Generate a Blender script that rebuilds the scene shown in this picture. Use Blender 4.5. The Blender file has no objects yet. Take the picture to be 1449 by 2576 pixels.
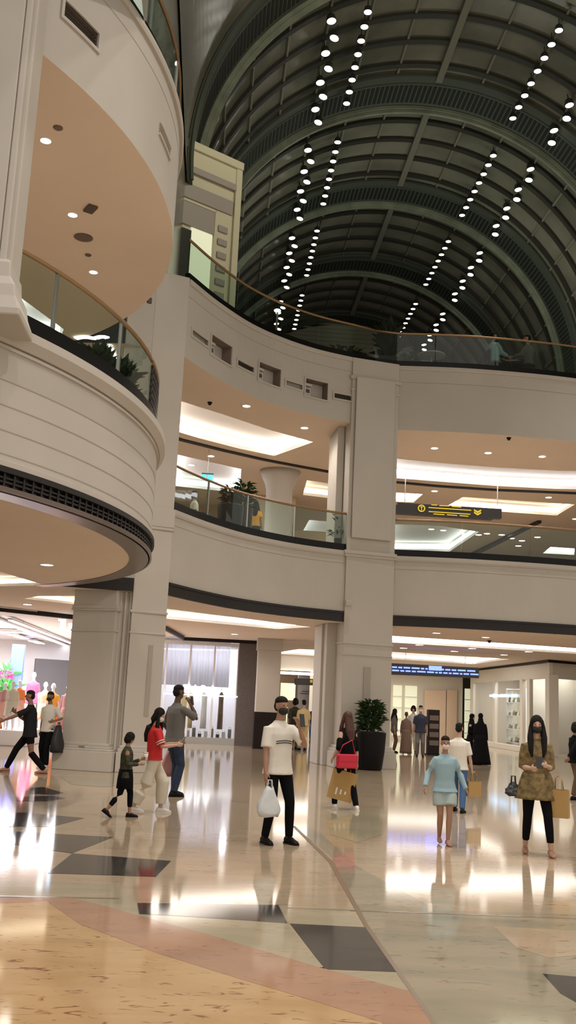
import bpy, bmesh, math, random
from mathutils import Vector, Matrix, Quaternion
random.seed(7)
R = math.radians
sc = bpy.context.scene
COL = sc.collection
HC = 1.6                       # camera height above the ground floor
W_, H_, F_ = 1449.0, 2576.0, 2500.0

# ------------------------------------------------------------------ camera
def _basis():
    def ray(x, y): return Vector((x - W_/2, y - H_/2, F_)).normalized()
    d = ray(523, 1762); e = ray(1023, 1762 + 500*0.047)
    up = d.cross(e).normalized()
    if up.y > 0: up = -up
    right = d.cross(up).normalized()
    if right.x < 0: right = -right
    return right, d, up
_r, _d, _u = _basis()
def _w(v): return Vector((_r.dot(v), _d.dot(v), _u.dot(v)))
def PX(x, y, z=None, Y=None, X=None):
    """place in the hall that the photograph shows at pixel x, y, at a known height or depth"""
    v = _w(Vector((x - W_/2, y - H_/2, F_)))
    if z is not None: t = (z - HC)/v.z
    elif Y is not None: t = Y/v.y
    else: t = X/v.x
    return Vector((0, 0, HC)) + v*t
cam_d = bpy.data.cameras.new('camera'); cam = bpy.data.objects.new('camera', cam_d); COL.objects.link(cam)
cx = _w(Vector((1, 0, 0))); cy = _w(Vector((0, -1, 0))); cz = _w(Vector((0, 0, -1)))
m4 = Matrix(((cx.x, cy.x, cz.x, 0), (cx.y, cy.y, cz.y, 0), (cx.z, cy.z, cz.z, HC), (0, 0, 0, 1)))
cam.matrix_world = m4
cam_d.sensor_fit = 'VERTICAL'; cam_d.sensor_height = 36.0; cam_d.lens = F_/H_*36.0
cam_d.clip_start = 0.1; cam_d.clip_end = 300
sc.camera = cam

# ------------------------------------------------------------------ world, lamps, exposure
sc.view_settings.view_transform = 'Standard'; sc.view_settings.look = 'None'
sc.view_settings.gamma = 1.0; sc.view_settings.use_curve_mapping = False
sc.view_settings.exposure = 0.0
wd = bpy.data.worlds.new('hall_ambience'); sc.world = wd; wd.use_nodes = True
wd.node_tree.nodes['Background'].inputs[0].default_value = (1.0, 0.90, 0.80, 1)
wd.node_tree.nodes['Background'].inputs[1].default_value = 0.80
cy_ = sc.cycles
cy_.max_bounces = 6; cy_.diffuse_bounces = 3; cy_.glossy_bounces = 3; cy_.transparent_max_bounces = 12
cy_.transmission_bounces = 4; cy_.use_denoising = True; cy_.caustics_reflective = False; cy_.caustics_refractive = False
cy_.sample_clamp_indirect = 4.0; cy_.use_light_tree = True

def spot(name, loc, target, power, size=R(70), col=(1, .90, .79), rad=.25):
    l = bpy.data.lights.new(name, 'SPOT'); l.energy = power; l.color = col; l.spot_size = size; l.spot_blend = .8
    l.shadow_soft_size = rad
    o = bpy.data.objects.new(name, l); COL.objects.link(o); o.location = loc
    o.rotation_euler = (Vector(target) - Vector(loc)).to_track_quat('-Z', 'Y').to_euler()
    return o
def area(name, loc, target, power, sx, sy, col=(1, .93, .85)):
    l = bpy.data.lights.new(name, 'AREA'); l.energy = power; l.color = col; l.shape = 'RECTANGLE'; l.size = sx; l.size_y = sy
    o = bpy.data.objects.new(name, l); COL.objects.link(o); o.location = loc
    o.rotation_euler = (Vector(target) - Vector(loc)).to_track_quat('-Z', 'Y').to_euler()
    return o
# added fill spots, out of view, brightening the near balcony and court floor
spot('court_fill', (9.0, 8.0, 22.0), (-3.0, 16.0, 7.0), 3000, R(60))
spot('court_fill', (3.0, 4.0, 22.0), (1.5, 12.0, 0.0), 1500, R(75))
# added overhead lamps, out of view, wash the marble; the floor's bounce lights the ceilings
for (x_, y_) in ((0, 4), (6, 5), (12, 8), (2, 11), (8, 12), (14, 14), (3, 17), (8.5, 19), (5, 22.5), (11, 23.5)):
    spot('overhead_fill', (x_, y_, 23.5), (x_, y_, 0), 4700, R(44), (1, .91, .80), .2)
spot('overhead_fill', (10.5, 29.5, 24.5), (9.0, 29.0, 11.5), 1500, R(50))  # added to lift the seated people on the top floor
spot('lift_fill', (3.5, 22.0, 18.5), (-.6, 27.6, 16.0), 500, R(60), (1, .95, .7), .1)  # added spot in mid-air, brightens the front of the lift housing
# fill lights added along both springings to brighten the dark vault
for sx in (-1, 1):
    l = area('vault_fill', (7.43+sx*8.3, 40.0, 17.3), (7.43+sx*6.6, 40.0, 26.0), 480, .3, 42, (.95, 1, .84))
for x_, y_ in ((0.3, 14.0), (14.5, 14.0)):
    area('vault_fill', (x_, y_, 17.3), (x_+(1.2 if x_ < 5 else -1.2), y_+.5, 26.4), 800, .3, 10, (.95, 1, .84))  # more added fill for the nearest vault bays

# ------------------------------------------------------------------ materials
M = {}
def mat(name, col, rough=.6, metal=0, emit=0, ecol=None, noise=0, nscale=4, bump=0, spec=.5, col2=None, coat=0):
    m = bpy.data.materials.new(name); m.use_nodes = True; nt = m.node_tree; b = nt.nodes['Principled BSDF']
    b.inputs['Base Color'].default_value = (*col, 1); b.inputs['Roughness'].default_value = rough
    b.inputs['Metallic'].default_value = metal; b.inputs['Specular IOR Level'].default_value = spec
    b.inputs['Coat Weight'].default_value = coat; b.inputs['Coat Roughness'].default_value = .03
    if emit:
        b.inputs['Emission Color'].default_value = (*(ecol or col), 1); b.inputs['Emission Strength'].default_value = emit
    if noise or bump or col2:
        tc = nt.nodes.new('ShaderNodeTexCoord'); n = nt.nodes.new('ShaderNodeTexNoise')
        n.inputs['Scale'].default_value = nscale; n.inputs['Detail'].default_value = 5
        nt.links.new(tc.outputs['Object'], n.inputs['Vector'])
        if noise or col2:
            c2 = col2 or tuple(c*(1-noise) for c in col)
            mx = nt.nodes.new('ShaderNodeValToRGB'); mx.color_ramp.elements[0].color = (*c2, 1); mx.color_ramp.elements[1].color = (*col, 1)
            mx.color_ramp.elements[0].position = .35; mx.color_ramp.elements[1].position = .65
            nt.links.new(n.outputs['Fac'], mx.inputs['Fac']); nt.links.new(mx.outputs['Color'], b.inputs['Base Color'])
        if bump:
            bp = nt.nodes.new('ShaderNodeBump'); bp.inputs['Strength'].default_value = bump; bp.inputs['Distance'].default_value = .02
            nt.links.new(n.outputs['Fac'], bp.inputs['Height']); nt.links.new(bp.outputs['Normal'], b.inputs['Normal'])
    M[name] = m; return m
def marble(name, col, col2, vein, scale=1.2, speck=0):
    m = mat(name, col, .075); nt = m.node_tree; b = nt.nodes['Principled BSDF']
    tc = nt.nodes.new('ShaderNodeTexCoord'); n = nt.nodes.new('ShaderNodeTexNoise'); w = nt.nodes.new('ShaderNodeTexNoise')
    mp = nt.nodes.new('ShaderNodeMapping'); mp.inputs['Scale'].default_value = (1, 2.4, 1); mp.inputs['Rotation'].default_value = (0, 0, .5)
    nt.links.new(tc.outputs['Object'], mp.inputs['Vector'])
    n.inputs['Scale'].default_value = scale; n.inputs['Detail'].default_value = 8; n.inputs['Distortion'].default_value = 1.2
    w.inputs['Scale'].default_value = scale*4.5; w.inputs['Detail'].default_value = 10; w.inputs['Distortion'].default_value = 2.0
    nt.links.new(mp.outputs['Vector'], n.inputs['Vector']); nt.links.new(mp.outputs['Vector'], w.inputs['Vector'])
    r1 = nt.nodes.new('ShaderNodeValToRGB'); r1.color_ramp.elements[0].position = .35; r1.color_ramp.elements[1].position = .68
    r1.color_ramp.elements[0].color = (*col, 1); r1.color_ramp.elements[1].color = (*col2, 1)
    nt.links.new(n.outputs['Fac'], r1.inputs['Fac'])
    r2 = nt.nodes.new('ShaderNodeValToRGB'); r2.color_ramp.elements[0].position = .60 - speck; r2.color_ramp.elements[1].position = .70
    r2.color_ramp.elements[0].color = (0, 0, 0, 1); r2.color_ramp.elements[1].color = (1, 1, 1, 1)
    nt.links.new(w.outputs['Fac'], r2.inputs['Fac'])
    mx = nt.nodes.new('ShaderNodeMix'); mx.data_type = 'RGBA'
    nt.links.new(r2.outputs['Color'], mx.inputs['Factor']); nt.links.new(r1.outputs['Color'], mx.inputs['A']); mx.inputs['B'].default_value = (*vein, 1)
    nt.links.new(mx.outputs['Result'], b.inputs['Base Color'])
    return m
def glass(name, tint=(.8, .87, .83), refl=.08):
    m = bpy.data.materials.new(name); m.use_nodes = True; nt = m.node_tree; nt.nodes.clear()
    o = nt.nodes.new('ShaderNodeOutputMaterial'); t = nt.nodes.new('ShaderNodeBsdfTransparent'); g = nt.nodes.new('ShaderNodeBsdfGlossy')
    t.inputs[0].default_value = (*tint, 1); g.inputs['Roughness'].default_value = .02
    lw_ = nt.nodes.new('ShaderNodeLayerWeight'); lw_.inputs[0].default_value = .5
    pw = nt.nodes.new('ShaderNodeMath'); pw.operation = 'POWER'; pw.inputs[1].default_value = 5; nt.links.new(lw_.outputs['Facing'], pw.inputs[0])
    f = nt.nodes.new('ShaderNodeMath'); f.operation = 'MULTIPLY_ADD'; f.inputs[1].default_value = .6; f.inputs[2].default_value = .035; nt.links.new(pw.outputs[0], f.inputs[0])
    x = nt.nodes.new('ShaderNodeMixShader'); nt.links.new(f.outputs[0], x.inputs[0]); nt.links.new(t.outputs[0], x.inputs[1]); nt.links.new(g.outputs[0], x.inputs[2])
    nt.links.new(x.outputs[0], o.inputs[0]); M[name] = m; return m
mat('plaster', (.55, .515, .465), .75, noise=.05, nscale=.8)
mat('plaster_joint', (.40, .35, .30), .8)
mat('soffit', (.84, .72, .62), .8, noise=.04, nscale=.6)
mat('cove_white', (.85, .80, .76), .8)
mat('led', (1, .97, .92), .5, emit=7, ecol=(1, .93, .84))
mat('led_warm', (1, .9, .7), .5, emit=4.0, ecol=(1, .88, .66))
mat('led_cool', (1, 1, 1), .5, emit=6, ecol=(.93, .95, 1))
mat('lamp', (1, .95, .85), .5, emit=14, ecol=(1, .93, .82))
mat('vault_lamp', (1, .97, .9), .5, emit=9, ecol=(1, .95, .84))
mat('bronze', (.011, .007, .006), .5, metal=.0, noise=.4, nscale=9)
mat('bronze_lip', (.16, .12, .10), .3, metal=.5)
mat('black_strip', (.004, .004, .004), .35, spec=.25)
mat('brass_rail', (.34, .21, .10), .35, metal=.5)
mat('steel', (.5, .5, .48), .3, metal=.9)
mat('vault_glass', (.25, .235, .18), .22, noise=.45, nscale=.35, spec=.6)
mat('vault_bar', (.030, .028, .02), .6)
mat('vault_mullion', (.20, .185, .14), .6)
mat('rib_edge', (.28, .30, .22), .6, noise=.3, nscale=1.5)
mat('rib_band', (.075, .085, .065), .7)
mat('rib_slot', (.012, .013, .010), .8)
mat('end_wall', (.45, .38, .30), .8)
mat('end_wall_line', (.37, .31, .245), .8)
mat('lift_cream', (.62, .58, .43), .7)
mat('lift_grey', (.36, .32, .30), .6)
mat('lift_lit', (.75, .76, .58), .6, emit=.55, ecol=(.80, .82, .58))
mat('lift_dark', (.03, .035, .03), .2)
mat('grey_panel', (.15, .13, .12), .6, noise=.15, nscale=12)
mat('dark_base', (.012, .007, .006), .5, spec=.25)
mat('store_wall', (.80, .78, .80), .7)
mat('store_lilac', (.42, .41, .44), .7)
mat('store_cream', (.74, .69, .60), .6)
mat('store_peach', (.80, .60, .44), .6)
mat('store_grey', (.10, .095, .10), .7)
mat('store_ceiling', (.72, .68, .70), .8)
mat('curtain', (.84, .83, .88), .8, noise=.08, nscale=3)
mat('l1_wall', (.56, .44, .30), .8)
mat('fol_green', (.035, .085, .022), .6, noise=.5, nscale=9)
mat('fol_dark', (.02, .04, .02), .6, noise=.5, nscale=9)
mat('fol_red', (.10, .055, .03), .7, noise=.5, nscale=6)
mat('fol_bright', (.12, .40, .12), .6)
mat('pot_black', (.004, .004, .005), .5, spec=.2)
mat('pot_grey', (.014, .015, .018), .5)
mat('soil', (.03, .02, .015), .9)
mat('vent_dark', (.10, .085, .07), .8)
mat('recess', (.22, .17, .14), .8)  # plaster inside the wall openings, its shade put into a darker brown
mat('white_metal', (.6, .58, .55), .5)
mat('sign_black', (.015, .013, .012), .4)
mat('sign_yellow', (.5, .38, .02), .5, emit=.35, ecol=(.7, .5, .02))
mat('sign_blue', (.1, .15, 1), .5, emit=4, ecol=(.10, .16, 1))
mat('sign_bluewhite', (.3, .6, 1), .5, emit=4, ecol=(.35, .65, 1))
mat('sign_cyan', (.1, .6, .8), .5, emit=1.2, ecol=(.05, .55, .75))
mat('sign_white', (1, 1, 1), .5, emit=2.4, ecol=(.85, .93, 1))
mat('poster', (.32, .29, .29), .6)
mat('text_dark', (.06, .05, .05), .7)
mat('skin_tan', (.36, .20, .13), .55); mat('skin_light', (.52, .33, .24), .55); mat('skin_dark', (.10, .05, .03), .55); mat('skin_brown', (.23, .125, .08), .55)
mat('hair_black', (.010, .008, .007), .75, bump=.3, nscale=60, spec=.2); mat('hair_brown', (.060, .018, .010), .6, bump=.3, nscale=60)
mat('mannequin', (.80, .79, .82), .4)
mat('c_white', (.72, .69, .63), .85, bump=.2, nscale=9); mat('c_cream', (.62, .57, .47), .85, bump=.3, nscale=7); mat('c_red', (.55, .018, .02), .8, bump=.2, nscale=9)
mat('c_black', (.005, .005, .007), .9, bump=.2, nscale=9, spec=.12); mat('c_charcoal', (.014, .014, .018), .9, spec=.15); mat('c_grey', (.13, .125, .12), .85, bump=.2, nscale=9)
mat('c_jean', (.018, .035, .085), .8, noise=.4, nscale=14); mat('c_bluejean', (.05, .12, .28), .8); mat('c_sky', (.30, .45, .52), .85, bump=.25, nscale=8); mat('c_palesky', (.38, .48, .48), .85, bump=.25, nscale=8)
mat('c_olive', (.06, .06, .025), .8, col2=(.015, .015, .008), nscale=22); mat('c_gold', (.26, .19, .075), .75, col2=(.10, .07, .03), nscale=16, bump=.2)
mat('c_brown', (.11, .065, .03), .8); mat('c_taupe', (.16, .10, .075), .85); mat('c_navy', (.015, .02, .045), .8); mat('c_orange', (.75, .22, .05), .8); mat('c_pink', (.75, .10, .22), .8)
mat('c_peach', (.70, .38, .28), .8); mat('c_yellow', (.66, .52, .26), .8); mat('c_marigold', (.72, .36, .04), .8); mat('c_rose', (.50, .25, .24), .8); mat('c_magenta', (.55, .06, .38), .8)
mat('shoe_black', (.006, .005, .006), .6, spec=.2); mat('shoe_white', (.7, .68, .66), .5); mat('shoe_tan', (.35, .18, .12), .6)
mat('bag_plastic', (.60, .64, .66), .45, bump=.6, nscale=6); mat('bag_paper', (.42, .27, .10), .8, bump=.3, nscale=5); mat('bag_red', (.55, .015, .05), .45); mat('bag_black', (.015, .015, .018), .5)
mat('mask_black', (.015, .015, .017), .8); mat('mask_white', (.70, .62, .60), .8)
mat('phone', (.02, .02, .025), .2); mat('patch_green', (.55, .65, .03), .7, emit=.3, ecol=(.55, .65, .02))
mat('eye', (.02, .015, .012), .3)
_c = M['curtain'].node_tree; _tr = _c.nodes.new('ShaderNodeBsdfTranslucent'); _tr.inputs[0].default_value = (.85, .84, .9, 1); _mx = _c.nodes.new('ShaderNodeMixShader'); _mx.inputs[0].default_value = .65
_c.links.new(_c.nodes['Principled BSDF'].outputs[0], _mx.inputs[1]); _c.links.new(_tr.outputs[0], _mx.inputs[2]); _c.links.new(_mx.outputs[0], [n for n in _c.nodes if n.type == 'OUTPUT_MATERIAL'][0].inputs[0])
glass('rail_glass', (.80, .87, .83)); glass('shop_glass', (.93, .95, .96))
marble('marble_beige', (.46, .36, .26), (.38, .31, .22), (.30, .20, .12), .9)
marble('marble_grey', (.36, .31, .23), (.27, .25, .19), (.21, .17, .12), .8)
marble('marble_gold', (.55, .37, .20), (.47, .30, .15), (.20, .10, .05), 1.0, .0)
marble('marble_rose', (.44, .26, .175), (.38, .23, .16), (.28, .16, .11), 1.1)
marble('marble_green', (.42, .36, .26), (.34, .31, .22), (.34, .24, .16), 1.0)
marble('marble_dark', (.060, .055, .052), (.045, .043, .042), (.08, .075, .07), 2.5)
mat('joint', (.20, .14, .09), .3)
mat('joint_thin', (.26, .20, .14), .2)

# ------------------------------------------------------------------ mesh builder
class MB:
    def __init__(s): s.v = []; s.f = []; s.m = []
    def add(s, vs, fs, mi=0):
        o = len(s.v); s.v += [tuple(v) for v in vs]; s.f += [tuple(i+o for i in f) for f in fs]; s.m += [mi]*len(fs); return s
    def box(s, c, d, rz=0, mi=0, rot=None):
        x, y, z = d[0]/2, d[1]/2, d[2]/2; q = rot or Matrix.Rotation(rz, 3, 'Z'); c = Vector(c)
        vs = [c + q @ Vector(p) for p in ((-x,-y,-z),(x,-y,-z),(x,y,-z),(-x,y,-z),(-x,-y,z),(x,-y,z),(x,y,z),(-x,y,z))]
        return s.add(vs, [(3,2,1,0),(4,5,6,7),(0,1,5,4),(1,2,6,5),(2,3,7,6),(3,0,4,7)], mi)
    def prism(s, poly, z0, z1, mi=0):
        n = len(poly); vs = [(p[0], p[1], z0) for p in poly] + [(p[0], p[1], z1) for p in poly]
        return s.add(vs, [tuple(range(n))[::-1], tuple(range(n, 2*n))] + [(i, (i+1) % n, n+(i+1) % n, n+i) for i in range(n)], mi)
    def rings(s, rs, cap=True, mi=0, closed=False):
        n = len(rs[0]); vs = [p for r in rs for p in r]; fs = []
        k = len(rs)
        for i in range(k if closed else k-1):
            a = i*n; b = ((i+1) % k)*n
            for j in range(n): fs.append((a+j, a+(j+1) % n, b+(j+1) % n, b+j))
        if cap and not closed: fs += [tuple(range(n))[::-1], tuple(range((k-1)*n, k*n))]
        return s.add(vs, fs, mi)
    def tube(s, pts, r, n=10, mi=0, flat=1.0, closed=False, ax=None):
        pts = [Vector(p) for p in pts]; rr = r if isinstance(r, (list, tuple)) else [r]*len(pts); out = []
        for i, p in enumerate(pts):
            if closed: t = (pts[(i+1) % len(pts)] - pts[i-1])
            else: t = (pts[min(i+1, len(pts)-1)] - pts[max(i-1, 0)])
            t.normalize(); a = Vector(ax) if ax else (Vector((0, 0, 1)) if abs(t.z) < .9 else Vector((0, 1, 0)))
            u = t.cross(a).normalized(); w = u.cross(t).normalized()
            out.append([p + (u*math.cos(2*math.pi*k/n) + w*math.sin(2*math.pi*k/n)*flat)*rr[i] for k in range(n)])
        return s.rings(out, mi=mi, closed=closed)
    def ball(s, c, r, n=12, mi=0, rot=None):
        c = Vector(c); r = (r, r, r) if not isinstance(r, (tuple, list)) else r; rs = []
        for i in range(1, n//2+2):
            a = math.pi*(i-.5)/(n//2+1); ring = []
            for k in range(n):
                b = 2*math.pi*k/n; v = Vector((r[0]*math.sin(a)*math.cos(b), r[1]*math.sin(a)*math.sin(b), -r[2]*math.cos(a)))
                ring.append(c + (rot @ v if rot else v))
            rs.append(ring)
        return s.rings(rs, mi=mi)
    def cyl(s, c, r, h, n=24, mi=0, r2=None):
        c = Vector(c); r2 = r if r2 is None else r2
        return s.rings([[c + Vector((q*math.cos(2*math.pi*k/n), q*math.sin(2*math.pi*k/n), z)) for k in range(n)] for q, z in ((r, 0), (r2, h))], mi=mi)
    def lathe(s, c, prof, n=24, mi=0):
        c = Vector(c)
        return s.rings([[c + Vector((q*math.cos(2*math.pi*k/n), q*math.sin(2*math.pi*k/n), z)) for k in range(n)] for q, z in prof], mi=mi)
    def sweep(s, path, prof, mi=0, close=True, caps=True):
        """profile of (offset towards the court, height) swept along a plan curve"""
        ns = norms(path); n = len(prof)
        rs = [[(p[0]+q[0]*o, p[1]+q[1]*o, z) for o, z in prof] for p, q in zip(path, ns)]
        vs = [v for r in rs for v in r]; fs = []
        for i in range(len(rs)-1):
            for j in range(n if close else n-1):
                a = i*n+j; b = i*n+(j+1) % n; fs.append((a, b, b+n, a+n))
        if close and caps: fs += [tuple(range(n)), tuple(range((len(rs)-1)*n, len(rs)*n))[::-1]]
        return s.add(vs, fs, mi)
    def build(s, name, m, parent=None, smooth=False, local=False, bevel=0, remesh=0, sub=0):
        off = Vector((0, 0, 0)) if (parent is None or local) else origin_of(parent)
        me = bpy.data.meshes.new(name); me.from_pydata([tuple(Vector(v)-off) for v in s.v], [], s.f); me.update()
        for q in (m if isinstance(m, (list, tuple)) else [m]): me.materials.append(M[q] if isinstance(q, str) else q)
        me.polygons.foreach_set('material_index', s.m)
        if smooth: me.polygons.foreach_set('use_smooth', [True]*len(me.polygons))
        o = bpy.data.objects.new(name, me); COL.objects.link(o)
        if parent is not None: o.parent = parent
        bm = bmesh.new(); bm.from_mesh(me); bmesh.ops.recalc_face_normals(bm, faces=bm.faces); bm.to_mesh(me); bm.free()
        if remesh:
            r = o.modifiers.new('skin', 'REMESH'); r.mode = 'VOXEL'; r.voxel_size = remesh; r.use_smooth_shade = True
            q = o.modifiers.new('soft', 'SMOOTH'); q.factor = .6; q.iterations = 3
        if bevel:
            b = o.modifiers.new('edge', 'BEVEL'); b.width = bevel; b.segments = 2; b.limit_method = 'ANGLE'
        return o
def origin_of(o):
    v = Vector((0, 0, 0))
    while o is not None: v += o.location; o = o.parent
    return v
def norms(path):
    out = []
    for i in range(len(path)):
        a = path[max(i-1, 0)]; b = path[min(i+1, len(path)-1)]; dx, dy = b[0]-a[0], b[1]-a[1]; l = math.hypot(dx, dy) or 1
        out.append((dy/l, -dx/l))
    return out
def tag(o, label, cat, group=None, kind=None):
    if label: o['label'] = label
    if cat: o['category'] = cat
    if group: o['group'] = group
    if kind: o['kind'] = kind
    return o
def thing(name, label, cat, loc=(0, 0, 0), rz=0, group=None):
    o = bpy.data.objects.new(name, None); COL.objects.link(o); o.location = loc; o.rotation_euler = (0, 0, rz); o.empty_display_size = .1
    return tag(o, label, cat, group)
def struct(o): o['kind'] = 'structure'; return o
def dup(root, loc, rz=None, label=None, group=None):
    r = root.copy(); COL.objects.link(r); r.location = loc
    if rz is not None: r.rotation_euler = (0, 0, rz)
    if label: r['label'] = label
    if group: r['group'] = group
    def rec(a, b):
        for ch in list(a.children):
            c = ch.copy(); COL.objects.link(c); c.parent = b; rec(ch, c)
    rec(root, r); return r
def arc(c, r, a0, a1, n):
    return [(c[0]+r*math.cos(R(a0+(a1-a0)*i/n)), c[1]+r*math.sin(R(a0+(a1-a0)*i/n))) for i in range(n+1)]
def catmull(pts, n=8):
    out = []; P = [pts[0]] + list(pts) + [pts[-1]]
    for i in range(1, len(P)-2):
        for k in range(n):
            t = k/n; out.append(tuple(.5*((2*P[i][j]) + (-P[i-1][j]+P[i+1][j])*t + (2*P[i-1][j]-5*P[i][j]+4*P[i+1][j]-P[i+2][j])*t*t + (-P[i-1][j]+3*P[i][j]-3*P[i+1][j]+P[i+2][j])*t**3) for j in range(len(pts[0]))))
    out.append(tuple(pts[-1])); return out
def sub_path(path, s0, s1):
    """piece of a plan polyline between two arc lengths"""
    out = []; L = 0
    for a, b in zip(path[:-1], path[1:]):
        l = math.hypot(b[0]-a[0], b[1]-a[1])
        for s in (s0, s1):
            pass
        def at(s): t = (s-L)/l; return (a[0]+(b[0]-a[0])*t, a[1]+(b[1]-a[1])*t)
        if L <= s0 < L+l: out.append(at(s0))
        if s0 < L+l < s1: out.append(b)
        if L < s1 <= L+l and s1 > s0: out.append(at(s1))
        L += l
    return out
def plen(path): return sum(math.hypot(b[0]-a[0], b[1]-a[1]) for a, b in zip(path[:-1], path[1:]))
def s_of(path, p):
    best = (1e9, 0); L = 0
    for a, b in zip(path[:-1], path[1:]):
        l = math.hypot(b[0]-a[0], b[1]-a[1]); t = max(0, min(1, ((p[0]-a[0])*(b[0]-a[0])+(p[1]-a[1])*(b[1]-a[1]))/(l*l)))
        d = math.hypot(a[0]+(b[0]-a[0])*t-p[0], a[1]+(b[1]-a[1])*t-p[1])
        if d < best[0]: best = (d, L+t*l)
        L += l
    return best[1]

# ------------------------------------------------------------------ levels and plan curves
ZB, ZC, Z1, Z2S, Z2 = 3.9, 4.19, 5.9, 9.6, 11.55
NEAR = arc((-9.25, 16.30), 8.14, -52, 47, 60)
LEFT = catmull([(-1.06, 22.65), (-.35, 23.95), (.55, 25.25), (1.55, 26.2), (2.55, 26.85), (3.62, 27.3)], 6)
RIGHT = catmull([(4.98, 27.72), (7.3, 27.52), (10.3, 27.72), (13.2, 28.5), (16.5, 30.0)], 8)
STEP = [(-3.6, 22.0), (-1.80, 22.25)]

# ------------------------------------------------------------------ ceilings with lit coves
def ceiling(name, outer, z, coves, m='soffit', thick=.12, led='led'):
    bm = bmesh.new(); edges = []
    def loop(pts):
        vs = [bm.verts.new((p[0], p[1], z)) for p in pts]
        return [bm.edges.new((vs[i], vs[(i+1) % len(vs)])) for i in range(len(vs))]
    edges += loop(outer)
    for c in coves: edges += loop(c[0])
    bmesh.ops.triangle_fill(bm, use_beauty=True, use_dissolve=False, edges=edges)
    for f in bm.faces: f.material_index = 0
    mb = MB(); bm.verts.index_update()
    mb.add([v.co.copy() for v in bm.verts], [[v.index for v in f.verts] for f in bm.faces], 0); bm.free()
    for c in coves:
        P = [(p[0], p[1]) for p in c[0]]; h = c[1]; li = c[2]; n = len(P)
        cen = (sum(p[0] for p in P)/n, sum(p[1] for p in P)/n)
        lip = h*.28
        mb.add([(p[0], p[1], z) for p in P] + [(p[0], p[1], z+lip) for p in P], [(i, (i+1) % n, n+(i+1) % n, n+i) for i in range(n)], 1)
        # setback ledge, glowing strip and raised panel
        Q = []
        for p in P:
            dx, dy = p[0]-cen[0], p[1]-cen[1]; l = math.hypot(dx, dy); Q.append((p[0]+dx/l*.12, p[1]+dy/l*.12))
        mb.add([(p[0], p[1], z+lip) for p in P] + [(p[0], p[1], z+lip) for p in Q], [(i, (i+1) % n, n+(i+1) % n, n+i) for i in range(n)], 1)
        mb.add([(p[0], p[1], z+lip) for p in Q] + [(p[0], p[1], z+h*.8) for p in Q], [(i, (i+1) % n, n+(i+1) % n, n+i) for i in range(n)], li)
        mb.add([(p[0], p[1], z+h*.8) for p in Q] + [(p[0], p[1], z+h) for p in Q], [(i, (i+1) % n, n+(i+1) % n, n+i) for i in range(n)], 1)
        mb.add([(p[0], p[1], z+h) for p in Q], [tuple(range(n))], 1)
    return struct(mb.build(name, [m, 'cove_white', 'led', 'led_warm', 'led_cool']))
def pp(pts, z): return [tuple(PX(x, y, z=z)[:2]) for x, y in pts]

gcoves = [
    ([(-3.0, 26.1), (-1.29, 26.1), (2.94, 29.75), (2.05, 31.3), (-3.0, 28.6)], .30, 2),
    ([(-9.0, 17.2)] + pp([(0, 1438), (112, 1472)], ZB) + [(-4.8, 22.7), (-9.0, 21.0)], .22, 3),
    (pp([(118, 1502), (215, 1502)], ZB) + [(-2.4, 25.2), (-2.9, 27.0)] + pp([(60, 1497)], ZB) , .22, 3),
    ([(4.9, 31.4), (12.4, 33.0), (17.0, 34.6), (17.0, 37.0), (13.6, 35.9), (4.9, 34.6)], .28, 2),
    ([(5.6, 40.2), (12.6, 41.6), (12.6, 47.5), (5.6, 46.0)], .30, 2),
    ([(3.7, 42.0), (5.0, 42.0), (5.0, 47.0), (2.9, 47.0)], .3, 2),
]
gcoves[2] = (pp([(95, 1500), (210, 1499), (212, 1523), (60, 1506)], ZB), .22, 3)
outer_g = [(-14, 9.0), NEAR[0]] + NEAR[1:] + [STEP[0]] + [STEP[1]] + LEFT + RIGHT + [(21, 32), (21, 64), (-20, 64), (-20, 9)]
ceiling('ceiling', outer_g, ZB, gcoves)
u = pp
lcoves = [
    (u([(420, 995), (452, 1008), (560, 1042), (680, 1082), (788, 1112), (690, 1147), (600, 1128), (500, 1102), (420, 1078)], Z2S), .42, 2),
    (u([(440, 1142), (607, 1180), (603, 1240), (436, 1222)], Z2S), .40, 4),
    (u([(772, 1208), (900, 1226), (900, 1262), (762, 1245)], Z2S), .40, 3),
    (u([(742, 1371), (778, 1308), (900, 1318), (900, 1385)], Z2S), .55, 4),
    (u([(960, 1150), (1100, 1164), (1250, 1176), (1400, 1184), (1560, 1186), (1560, 1232), (1400, 1230), (1240, 1222), (1100, 1211), (960, 1200)], Z2S), .42, 4),
    (u([(950, 1236), (1064, 1243), (1040, 1264), (950, 1260)], Z2S), .40, 2),
    (u([(1165, 1250), (1446, 1269), (1400, 1297), (1118, 1277)], Z2S), .40, 3),
    (u([(960, 1318), (1100, 1322), (1205, 1338), (1130, 1388), (960, 1386)], Z2S), .50, 4),
    (u([(1365, 1392), (1385, 1376), (1445, 1380), (1445, 1396)], Z2S), .50, 4),
    (u([(-40, 700), (45, 735), (160, 830), (150, 850), (-60, 850)], Z2S), .30, 4),
    (u([(195, 849), (262, 853), (290, 905), (292, 900), (266, 846), (196, 842)], Z2S), .20, 4),
]
lcoves = lcoves[:9] + [(u([(40, 740), (160, 828), (152, 850), (30, 838)], Z2S), .3, 4)]
outer_1 = [(-14, 9.0)] + NEAR + [(-2.35, 22.05)] + [STEP[1]] + LEFT + RIGHT + [(21, 32), (21, 80), (-24, 80), (-24, 9)]
ceiling('ceiling', outer_1, Z2S, lcoves)
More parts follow.
